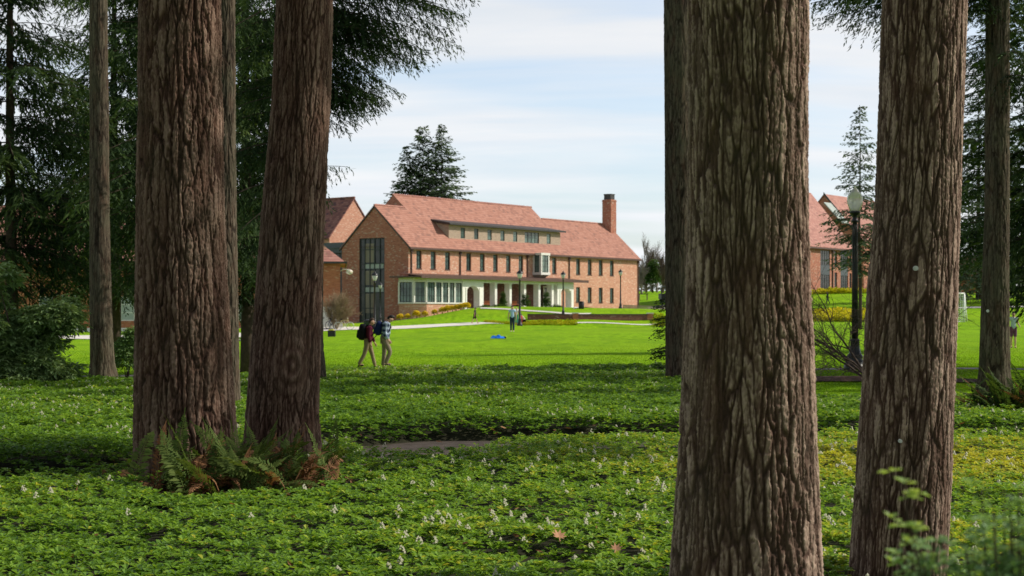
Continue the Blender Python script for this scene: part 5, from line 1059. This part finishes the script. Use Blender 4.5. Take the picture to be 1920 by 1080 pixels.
# ------------------------------------------------------------------ planting and benches at the portico
def hl(u, v): q = P0+UD*u+VD*v; return (q.x, q.y)
for px, v, H, wdt, lab, tn in [(943, -3.4, 2.1, .42, 'tall thin upright shrub between the second and third portico columns', .55), (985, -3.7, 1.9, .62, 'round dark green shrub before the portico, behind the lamp', .35), (1024.5, -3.5, 2.3, .50, 'cone shaped green shrub at the portico door', .5)]:
    u = fu(px, v); x, y = hl(u, v); shrub('portico_shrub', lab, 'shrub', (x, y, zf(x, y)), [(0, 0, H*.3, wdt, wdt, H*.34), (0, 0, H*.62, wdt*.7, wdt*.7, H*.36)], 260, 6, .17, .3, M['shrub_leaf'], int(px), tint=tn, stems=3)
for px, lab in ((908, 'low green shrub mound beside the left archway'), (935, 'low olive shrub mound under the second column'), (1042, 'low shrub at the foot of the right archway')):
    u = fu(px, -3.5); x, y = hl(u, -3.5); shrub('low_shrub', lab, 'shrub', (x, y, zf(x, y)), [(0, 0, .25, .8, .5, .35), (.5, 0, .2, .6, .4, .3)], 150, 6, .16, .3, M['shrub_leaf'], int(px)+3, tint=.5, stems=3)
for px, lab in ((913, 'orange wooden bench under the portico, near the left archway'), (964, 'orange wooden bench under the portico, behind the man in the blue shirt')):
    u = fu(px, -1.2); x, y = hl(u, -1.2); b = thing('bench', lab, 'bench', (x, y, FZ), AZ); m = MB(); m.box(-.9, .9, -.25, .25, .42, .48); m.build('seat', M['wood_orange'], b); m = MB(); m.box(-.9, .9, .25, .31, .5, .92); m.build('backrest', M['wood_orange'], b)
    for s in (-.75, .75): m = MB(); m.box(s-.05, s+.05, -.22, .22, 0, .418); m.build('leg', M['metal_black'], b)
# ------------------------------------------------------------------ bicycles
M['bike_white'] = plain('white_bike_paint', (.7, .69, .64), .35, .05); M['bike_blue'] = plain('dark_bike_paint', (.06, .08, .14), .35, .1); M['rim'] = plain('bright_rim', (.62, .62, .6), .4, .05); M['bike_tan'] = plain('cream_bike_paint', (.62, .47, .25), .35, .1)
def bike(loc, rz, label, paint, tyre):
    r = thing('bicycle', label, 'bicycle', loc, rz, 'bicycles at the rack')
    for x in (-.52, .52):
        m = MB(); m.tube([(x+.33*math.cos(k*.2618), 0, .34+.33*math.sin(k*.2618)) for k in range(25)], .028, 6, caps=False); w = m.build('wheel', M[tyre], r, True)
        m = MB()
        for k in range(6): a = k*math.pi/6; m.tube([(x-.31*math.cos(a), 0, .34-.31*math.sin(a)), (x+.31*math.cos(a), 0, .34+.31*math.sin(a))], .005, 4)
        m.build('spokes', M['rim'], w)
    m = MB(); A, B, C, D, E = (-.52, 0, .34), (-.05, 0, .32), (-.2, 0, .82), (.36, 0, .84), (.52, 0, .34)
    for p_, q_ in ((A, B), (A, C), (B, C), (C, D), (B, D), (D, E), (D, (.33, 0, 1.0))): m.tube([p_, q_], .026, 6)
    m.build('frame', M[paint], r, True); m = MB(); m.ell((-.23, 0, .93), (.14, .07, .04)); m.tube([(-.2, 0, .8), (-.23, 0, .91)], .018, 6); m.build('saddle', M['tyre'], r, True)
    m = MB(); m.tube([(.25, -.28, 1.02), (.36, -.1, 1.04), (.36, .1, 1.04), (.25, .28, 1.02)], .017, 6); m.build('handlebar', M['rim'], r, True); return r
for px, d, rz, lab, pt, ty in [(645, 139.5, .1, 'cream bicycle with white wheels, rightmost in the rack', 'bike_tan', 'rim'), (632, 141, .7, 'white bicycle in the middle of the rack', 'bike_white', 'rim'), (622, 140, 1.0, 'dark blue bicycle left of the white one', 'bike_blue', 'tyre'), (611, 140.5, .2, 'white bicycle leftmost in the rack by the trunk', 'bike_white', 'rim')]: bike(ground(px, d, .03), rz, lab, pt, ty)
bike((W(466, 0, 100).x, 100, zf(W(466, 0, 100).x, 100)+.03), .3, 'dark bicycle parked on the lawn between the two left trunks', 'bike_blue', 'tyre').rotation_euler = (R(78), 0, .3)
# ------------------------------------------------------------------ small utility vehicle, fence, table, goal
r = thing('utility_vehicle', 'dark utility cart with roof canopy, half hidden by the slender olive trunk', 'vehicle', ground(1254, 232, .05), R(12))
bd = lambda nm, bx, mt, par=r: [m_ := MB(), [m_.box(*q) for q in bx], m_.build(nm, M[mt], par)][-1]
bd('body', [(-1.35, 1.4, -.7, .7, .45, 1.0), (-1.35, -.3, -.7, .7, 1.0, 1.25), (1.0, 1.4, -.7, .7, 1.0, 1.3)], 'metal_black'); bd('canopy', [(-1.0, 1.1, -.75, .75, 2.25, 2.36)], 'metal_grey'); bd('canopy_post', [(x-.03, x+.03, y-.03, y+.03, 1.0, 2.25) for x in (-.9, 1.0) for y in (-.65, .65)], 'metal_black'); bd('seat', [(-.2, .35, -.6, .6, 1.0, 1.15), (-.25, -.1, -.6, .6, 1.15, 1.7)], 'frame_dark')
for x in (-.85, .9):
    for y in (-.72, .72): m = MB(); m.tube([(x, y-.1, .33), (x, y+.1, .33)], .33, 14); w = m.build('wheel', M['tyre'], r, True)
r = thing('picket_fence', 'pale weathered low fence panel beyond the brick wall', 'fence', (0, 0, 0)); a, b = Vector(ground(1168, 178)), Vector(ground(1262, 181)); m = MB(); d = b-a; n = 34
for k in range(n): q = a+d*((k+.5)/n); m.box(q.x-.06, q.x+.06, q.y-.02, q.y+.02, q.z-.1, q.z+.50)
m.build('pickets', M['clad'], r); m = MB(); m.tube([a+Vector((0, .05, .18)), b+Vector((0, .05, .18))], .035, 4); m.tube([a+Vector((0, .05, .42)), b+Vector((0, .05, .42))], .035, 4); m.build('rails', M['clad'], r)
r = thing('picnic_table', 'grey picnic table on the slope right of the hall', 'table', ground(1206, 246)); m = MB(); m.box(-.75, .75, -.5, .5, .85, .95); m.build('tabletop', M['lead'], r)
for x in (-.6, .6): m = MB(); m.box(x-.06, x+.06, -.4, .4, -.1, .848); m.build('leg', M['clad'], r)
gq = Vector(ground(1797, 150)); r = thing('goal_net', 'white framed lattice goal on the lawn beyond the two right trunks', 'goal', gq); m = MB(); Hh = 2.7
for x0, y0, x1, y1, z0, z1 in [(-.9, 0, -.9, 0, 0, Hh), (.55, 0, .55, 0, 0, Hh), (-.9, 0, .55, 0, Hh, Hh), (.55, 0, 1.2, 1.4, Hh, 0), (-.9, 0, -.3, 1.4, Hh, 0), (-.3, 1.4, 1.2, 1.4, .02, .02)]: m.tube([(x0, y0, z0), (x1, y1, z1)], .07, 6)
m.build('frame', M['white_paint'], r, True); m = MB(); rgl = random.Random(5)
for k in range(14): z = Hh*k/14+.1; m.tube([(-.9, 0, z), (-.2, .12, z-.1), (.55, 0, z)], .025, 3)
for k in range(8): x = -.9+1.45*k/8; m.tube([(x, 0, 0), (x+.03, .1, Hh*.5), (x, 0, Hh)], .022, 3)
for k in range(8): z = Hh*k/8; f_ = 1-z/Hh; m.tube([(.55, 0, z), (.55+.65*f_, 1.4*f_, z)], .02, 3)
m.build('net', M['white_paint'], r)
r = thing('handrail', 'thin grey handrail along the far right path', 'railing', (0, 0, 0)); a, b = Vector(ground(1812, 195)), Vector(ground(1900, 197)); m = MB(); m.tube([a+Vector((0, 0, 1)), b+Vector((0, 0, 1))], .04, 5); m.tube([a+Vector((0, 0, .5)), b+Vector((0, 0, .5))], .03, 5)
for k in range(5): q = a.lerp(b, k/4); m.tube([q, q+Vector((0, 0, 1))], .035, 5)
m.build('rails', M['metal_grey'], r)
ribbon('hill_path', M['concrete'], [tuple(W(x, 0, 178)[:2]) for x in (1440, 1600, 1760, 2000)], [tuple(W(x, 0, 182)[:2]) for x in (1440, 1600, 1760, 2000)], n=60, lift=.06)
# ------------------------------------------------------------------ tags and fallen leaves
M['tag'] = plain('pale_tag', (.55, .56, .54), .4, .05); M['dead_leaf'] = plain('dry_leaf', (.42, .22, .12), .8, .2, 30)
def disc(label, px, py, d, r_):
    q = W(px, py, d); o = thing('tree_tag', label, 'tag', q); m = MB(); m.tube([(0, -.008, 0), (0, .012, 0)], r_, 20); m.build('disc', M['tag'], o); m = MB(); m.tube([(0, -.014, 0), (0, -.009, 0)], r_*.2, 8); m.build('nail', M['rim'], o); return o
# ------------------------------------------------------------------ people
def skin(name, chains, mat, parent, sub=2):
    """one continuous surface grown round connected chains of (point, radius); chains meet at equal points"""
    key = {}; V = []; E = []; Rr = []
    for ch in chains:
        prev = None
        for p, r in ch:
            k = tuple(round(c, 4) for c in p)
            if k not in key: key[k] = len(V); V.append(k); Rr.append(r)
            i = key[k]
            if prev is not None and prev != i: E.append((prev, i))
            prev = i
    me = bpy.data.meshes.new(name+'_skeleton'); me.from_pydata(V, E, []); o = bpy.data.objects.new(name, me); COL.objects.link(o)
    o.modifiers.new('s', 'SKIN').use_smooth_shade = True
    for i, r in enumerate(Rr):
        sv = me.skin_vertices[0].data[i]; sv.radius = (r, r) if not hasattr(r, '__len__') else r; sv.use_root = i == 0
    mm = o.modifiers.new('d', 'SUBSURF'); mm.levels = sub; mm.render_levels = sub
    dg = bpy.context.evaluated_depsgraph_get(); new = bpy.data.meshes.new_from_object(o.evaluated_get(dg))
    bpy.data.objects.remove(o); bpy.data.meshes.remove(me); new.materials.clear(); new.name = name
    new.polygons.foreach_set('use_smooth', [True]*len(new.polygons)); return link_mesh(name, new, mat, parent)
M['skin'] = plain('skin', (.50, .30, .21), .6, .06, 10, .3); M['hair_brown'] = plain('brown_hair', (.045, .024, .014), .7, .25, 30); M['hair_dark'] = plain('dark_hair', (.014, .011, .010), .6, .25, 30); M['hair_blond'] = plain('blond_hair', (.55, .40, .22), .6, .15, 30)
M['eye'] = plain('dark_eye', (.01, .01, .012), .3, 0); M['lip'] = plain('lip', (.35, .14, .11), .5, .05)
def cloth(n, c, var=.12): M[n] = plain(n, c, .9, var, 14, .1, bump=.3)
cloth('maroon', (.085, .012, .028)); cloth('khaki', (.24, .18, .115)); cloth('khaki_dark', (.215, .175, .125)); cloth('black_cloth', (.012, .012, .015)); cloth('navy', (.018, .022, .045)); cloth('jeans', (.028, .045, .085)); cloth('light_blue', (.33, .47, .66)); cloth('red_cloth', (.55, .05, .06)); cloth('pale_print', (.45, .45, .42), .4); cloth('purple_cloth', (.16, .06, .13)); cloth('pale_teal', (.42, .52, .54)); cloth('bag_blue', (.012, .02, .075)); cloth('bright_blue', (.02, .16, .62)); cloth('teal', (.05, .30, .22)); cloth('cream', (.55, .47, .36))
t = NT('plaid_cloth'); co = t.coord(); sp = t.N('SeparateXYZ'); t.L(co, sp.inputs[0])
def band(s, f, w, off=0.0): return t.math('LESS_THAN', t.math('FRACT', t.math('ADD', t.math('MULTIPLY', s, f), off)), w)
hz = band(sp.outputs[2], 6.2, .5); vt_ = band(t.math('ADD', sp.outputs[0], t.math('MULTIPLY', sp.outputs[1], .8)), 6.2, .5)
c = t.mix(t.math('MULTIPLY', t.math('ADD', hz, vt_), .5), (.016, .025, .075), (.42, .50, .62)); t.base(c, .9, .1); M['plaid'] = t.mat
def rot(v, a): return Vector((v[0]*math.cos(a)+v[2]*math.sin(a), v[1], -v[0]*math.sin(a)+v[2]*math.cos(a)))   # lean forward (towards +x)
def person(loc, rz, label, H=1.75, legs=((0, 0), (0, 0)), arms=((0, 10, 8), (0, 10, 8)), lean=0, head=0, top='maroon', bottom='khaki', shoe='black_cloth', hair='hair_brown', sleeves='long', shorts=False, group=None, hairlen=0, loose=1.0, detail=True, hem=0.0):
    r = thing('person', label, 'person', loc, rz, group); s = H/1.75; le, hd = R(lean), R(head); V3 = Vector
    out = []; hip = V3((0, 0, .93)); feet = []
    L = []
    for (th, kn), sy in zip(legs, (1, -1)):
        a, b = R(th), R(th-kn); h = hip+V3((0, .085*sy, -.02)); k = h+V3((math.sin(a), 0, -math.cos(a)))*.43; an = k+V3((math.sin(b), .0, -math.cos(b)))*.41; f = R(min(25, max(-35, (th-kn)*.7)))
        toe = an+rot(V3((.17, 0, -.055)), -f if False else (-R(th-kn) if th-kn < -8 else 0)*-.6); heel = an+V3((-.045, 0, -.05)); L.append((h, k, an, toe, heel))
    dz = -min(min(q[3].z, q[4].z, q[2].z-.06) for q in L)+.03
    sh = V3((0, 0, dz)); L = [tuple(p+sh for p in q) for q in L]; hip = hip+sh
    T = lambda x, y, z: hip+rot(V3((x, y, z)), le)
    sp1, sp2, ch, nk = T(.01, 0, .14), T(.01, 0, .28), T(-.005, 0, .43), T(-.005, 0, .56)
    hv = lambda x, z, y=0: nk+rot(V3((x, y, z)), le+hd)
    hb, hm, hc = hv(.025, .07), hv(.03, .145), hv(.02, .215)
    A = []
    for (up, el, ou), sy in zip(arms, (1, -1)):
        a, b, o_ = R(up)-le*0, R(up+el), R(ou); s0 = T(-.005, .175*sy, .49); e = s0+V3((math.sin(a), math.sin(o_)*sy, -math.cos(a)*math.cos(o_)))*.285; w = e+V3((math.sin(b), math.sin(o_)*sy*.4, -math.cos(b)))*.25; A.append((s0, e, w, V3((math.sin(b), 0, -math.cos(b)))))
    S = lambda p: tuple(p*s)
    body = [[(S(hip), .115*s), (S(sp1), .108*s), (S(sp2), .112*s), (S(ch), .125*s), (S(T(-.005, 0, .51)), .085*s), (S(nk), .05*s), (S(hb), .066*s), (S(hm), .088*s), (S(hc), .066*s)]]
    body.append([(S(hm), .088*s), (S(hv(.112, .125)), .014*s), (S(hv(.128, .115)), .010*s)])
    for sy in (1, -1): body.append([(S(hm), .088*s), (S(hv(.02, .13, .085*sy)), .016*s), (S(hv(.01, .14, .1*sy)), .012*s)])
    for (h, k, an, toe, heel) in L:
        body.append([(S(hip), .115*s), (S(h), .088*s), (S(h.lerp(k, .5)), .076*s), (S(k), .054*s), (S(k.lerp(an, .35)), .056*s), (S(an), .036*s), (S(toe), .03*s)])
    for j, (s0, e, w, d) in enumerate(A):
        sy = 1 if j == 0 else -1
        body.append([(S(T(-.005, 0, .51)), .085*s), (S(s0), .058*s), (S(s0.lerp(e, .5)), .046*s), (S(e), .038*s), (S(e.lerp(w, .4)), .036*s), (S(w), .025*s), (S(w+d*.06), (.034*s, .02*s))])
        if detail:
            pm = w+d*.06; sd = V3((d.z, 0, -d.x))*-1
            for q, (off, ln) in enumerate(((-.028, .075), (-.010, .088), (.010, .082), (.027, .064))):
                b0 = pm+sd*off+d*.035; b1 = b0+d*ln*.5+V3((0, -.012*sy, 0)); b2 = b0+d*ln*.85+V3((0, -.035*sy, 0)); body.append([(S(pm), (.034*s, .02*s)), (S(b0), .0095*s), (S(b1), .009*s), (S(b2), .0075*s)])
            t0 = w+d*.025-sd*.033; body.append([(S(w), .025*s), (S(t0), .011*s), (S(t0+d*.035-sd*.018), .0095*s), (S(t0+d*.06-sd*.018), .008*s)])
    skin('body', body, M['skin'], r, 2 if detail else 1)
    g = .018*loose
    jk = [[(S(T(0, 0, -.09-hem)), (.135+g)*s), (S(sp1), (.118+g)*s), (S(sp2), (.122+g)*s), (S(ch), (.135+g)*s), (S(T(-.005, 0, .51)), (.09+g*.5)*s), (S(T(0, 0, .555)), .064*s)]]
    for s0, e, w, d in A:
        arm = [(S(T(-.005, 0, .51)), (.09+g*.5)*s), (S(s0), (.064+g)*s), (S(s0.lerp(e, .5)), (.054+g)*s)]
        if sleeves == 'long': arm += [(S(e), (.048+g)*s), (S(e.lerp(w, .5)), (.043+g)*s), (S(w), (.034+g)*s)]
        jk.append(arm)
    skin({'long': 'jacket', 'short': 'shirt'}[sleeves], jk, M[top], r)
    tr = []
    for h, k, an, toe, heel in L:
        c_ = [(S(hip), (.128)*s), (S(h), .104*s), (S(h.lerp(k, .5)), .094*s)]
        c_ += [(S(h.lerp(k, .92)), .085*s)] if shorts else [(S(k), .074*s), (S(k.lerp(an, .5)), .069*s), (S(an+V3((0, 0, -.0))), .066*s)]
        tr.append(c_)
    skin('shorts' if shorts else 'trousers', tr, M[bottom], r)
    for h, k, an, toe, heel in L: skin('shoe', [[(S(heel), .04*s), (S(an+V3((.02, 0, -.045))), .045*s), (S(an.lerp(toe, .6)+V3((0, 0, -.012))), .044*s), (S(toe), .034*s)]], M[shoe], r)
    # hair, eyes and mouth sit on the head
    hr = [[(S(hv(.075, .222)), .046*s), (S(hv(.02, .222)), .082*s), (S(hv(-.03, .175)), .088*s), (S(hv(-.04, .11-hairlen*.4)), .070*s), (S(hv(-.045, .055-hairlen)), .048*s)]]
    skin('hair', hr, M[hair], r)
    if detail:
        m = MB(); 
        for sy in (1, -1): m.ell(S(hv(.108, .152, .033*sy)), (.009*s, .014*s, .008*s), 8, 6)
        m.build('eyes', M['eye'], r); m = MB(); m.ell(S(hv(.100, .085)), (.010*s, .022*s, .007*s), 8, 6); m.build('mouth', M['lip'], r)
    return r, (lambda x, y, z: Vector(S(T(x, y, z))))
def sup(m, c, r, e=.45, n=20, k=14):
    f = lambda x: math.copysign(abs(x)**e, x); b = len(m.v)
    for i in range(k+1):
        ph = -math.pi/2+math.pi*i/k
        for j in range(n):
            a = 2*math.pi*j/n; m.v.append((c[0]+r[0]*f(math.cos(ph))*f(math.cos(a)), c[1]+r[1]*f(math.cos(ph))*f(math.sin(a)), c[2]+r[2]*f(math.sin(ph))))
    for i in range(k):
        for j in range(n): m.f.append((b+i*n+j, b+i*n+(j+1) % n, b+(i+1)*n+(j+1) % n, b+(i+1)*n+j)); m.m.append(0)
def backpack(pr, fn, label, mt, sc=1.0, lean=0, dangling=False):
    c = fn(-.235, 0, .30); r = thing('backpack', label, 'backpack', pr.location+Matrix.Rotation(pr.rotation_euler.z, 3, 'Z') @ c, pr.rotation_euler.z); tilt = R(lean)
    r.rotation_euler = (0, tilt, pr.rotation_euler.z)
    m = MB(); sup(m, (0, 0, 0), (.115*sc, .155*sc, .245*sc), .55); m.build('pack', M[mt], r, True); m = MB(); sup(m, (-.105*sc, 0, -.08), (.05*sc, .12*sc, .13*sc), .55); m.build('front_pocket', M[mt], r, True)
    m = MB()
    for sy in (1, -1): m.tube([(.08, .1*sy, .2), (.16, .12*sy, .255), (.3, .13*sy, .25), (.385, .13*sy, .1), (.34, .14*sy, -.08), (.1, .13*sy, -.17)], .018, 6)
    m.build('straps', M['black_cloth'], r, True)
    if dangling: m = MB(); m.tube([(-.02, -.1, -.22), (-.1, -.12, -.36), (-.22, -.12, -.47)], .013, 6); m.build('loose_strap', M['black_cloth'], r, True)
    return r
p1, f1 = person(ground(690, 52.6, .02), 0, 'student in maroon jacket and khaki trousers walking with a black backpack', 1.68, ((18, 4), (-16, 12)), ((6, 20, 6), (-4, 16, 6)), 8, 12, 'maroon', 'khaki', hair='hair_brown')
backpack(p1, f1, 'rounded black backpack on the student in maroon', 'black_cloth', 1.12, 8)
p2, f2 = person(ground(721, 52.0, .02), 0, 'taller student in blue plaid jacket and tan trousers walking with bowed head', 1.80, ((-2, 4), (26, 48)), ((-16, 46, 4), (-12, 40, 4)), 9, 40, 'plaid', 'khaki_dark', hair='hair_dark', loose=1.8, hem=.06)
backpack(p2, f2, 'dark blue backpack on the student in the plaid jacket', 'bag_blue', .95, 9, True)
p3, f3 = person(ground(960.5, 108, .03), R(-90), 'man in pale blue shirt and dark jeans standing on the lawn facing the viewer', 1.76, ((2, 2), (-1, 1)), ((4, 8, 14), (4, 8, 14)), 0, 18, 'light_blue', 'jeans', 'white_paint', 'hair_brown', 'short')
q = ground(890, 151.2, .05); person(q, R(5), 'walker in black top and black shorts striding along the pale path', 1.52, ((24, 4), (-20, 10)), ((20, 25, 6), (-14, 15, 6)), 6, 10, 'navy', 'black_cloth', 'skin', 'hair_dark', 'short', True)
person(ground(968.5, 157, .05), R(-80), 'blond person in pale patterned top standing behind the man in blue', 1.66, ((0, 0), (2, 2)), ((10, 30, 8), (0, 10, 8)), 0, 10, 'pale_print', 'teal', hair='hair_blond', sleeves='short', hairlen=.08)
person(ground(977.5, 157.5, .05), R(-60), 'small child in red trousers standing beside the black lamp post', 1.02, ((0, 0), (2, 2)), ((10, 30, 8), (30, 20, 8)), 0, 10, 'red_cloth', 'red_cloth', hair='hair_dark', sleeves='short')
person(ground(984, 158.5, .05), R(175), 'person in cream top and dark trousers crouching at the low wall', 1.6, ((82, 120), (60, 125)), ((35, 30, 8), (45, 30, 8)), 34, 0, 'cream', 'black_cloth', hair='hair_dark', loose=1.4)
person(ground(1900, 75, .03), R(-95), 'person in pale top and purple shorts on the lawn at the right edge', 1.70, ((3, 3), (-4, 4)), ((10, 60, 10), (0, 12, 14)), 0, 10, 'pale_teal', 'purple_cloth', 'skin', 'hair_brown', 'short', True)
person(ground(1552, 203, .05), R(170), 'distant walker in dark clothes on the grass below the far right building', 1.6, ((18, 4), (-16, 10)), ((15, 20, 6), (-10, 15, 6)), 3, 5, 'navy', 'jeans', hair='hair_dark', detail=False)
# blue jacket lying on the lawn
g0 = ground(933, 96, .02); r = thing('blue_jacket', 'bright blue jacket lying crumpled on the lawn in front of the man', 'jacket', g0); rg = np.random.default_rng(3)
u, v = np.meshgrid(np.linspace(-1, 1, 34), np.linspace(-1, 1, 20)); rad = 1-.25*gnoise(u*2, v*2, 0*u+3, 4); xx = u*.42*rad; yy = v*.36*rad; hgt = .22*(1-u**2)**.6*(1-v**2)**.7*(.65+1.1*gnoise(u*2.3, v*2.3, 0*u, 8)+.5*np.abs(gnoise(u*6, v*6, 0*u, 9)))
i = np.arange(u.size).reshape(u.shape); np_mesh('cloth', np.stack([xx, yy, np.maximum(hgt, .004)], -1).reshape(-1, 3), np.stack([i[:-1, :-1], i[:-1, 1:], i[1:, 1:], i[1:, :-1]], -1).reshape(-1, 4), M['bright_blue'], r, smooth=True)
m = MB(); m.tube([(.28, 0, .05), (.42, -.08, .05), (.5, -.12, .03)], [.06, .06, .05], 8); m.build('sleeve', M['navy'], r, True)
# ------------------------------------------------------------------ fallen leaves and tags
def dry_leaf(label, px, py, d, s, seed):
    q = W(px, py, d); rg = random.Random(seed); o = thing('fallen_leaf', label, 'leaf', q, rg.uniform(0, 6)); o.rotation_euler = (R(42), R(rg.uniform(-15, 15)), R(rg.uniform(-20, 20)))
    pts = []; N = 7
    for k in range(N*2): a = math.pi*(-.15+1.3*k/(N*2-1)); rr = s*((1.0 if k % 2 == 0 else .52)*(.75+.35*math.sin(a))); pts.append((rr*math.cos(a), rr*math.sin(a)-.3*s, .25*rr*abs(math.cos(a))))
    m = MB(); m.v = [(0, -.3*s, 0)]+pts; m.f = [(0, i, i+1) for i in range(1, len(pts))]; m.m = [0]*len(m.f); m.build('blade', M['dead_leaf'], o)
    m = MB(); m.tube([(0, -.3*s, 0), (.05*s, -.9*s, .05*s)], .004, 5); m.build('stalk', M['dead_leaf'], o)

dry_leaf('curled brown maple leaf lying on the groundcover in the foreground', 1048, 1003, 10.4, .065, 1)
dry_leaf('small orange brown leaf on the groundcover left of the thickest trunk', 1156, 1027, 9.9, .05, 2)
dry_leaf('pale brown leaf on the dark groundcover left of the thickest trunk', 1243, 790, 23.5, .10, 3)
disc('round pale tag nailed to the leaning right trunk', 1717, 503, 9.0-.33, .013)
disc('tiny pale tag low on the leaning right trunk', 1688, 827, 9.0-.345, .010)
disc('tiny white tag on the fir trunk at the right edge', 1852, 583, 34-.29, .03)
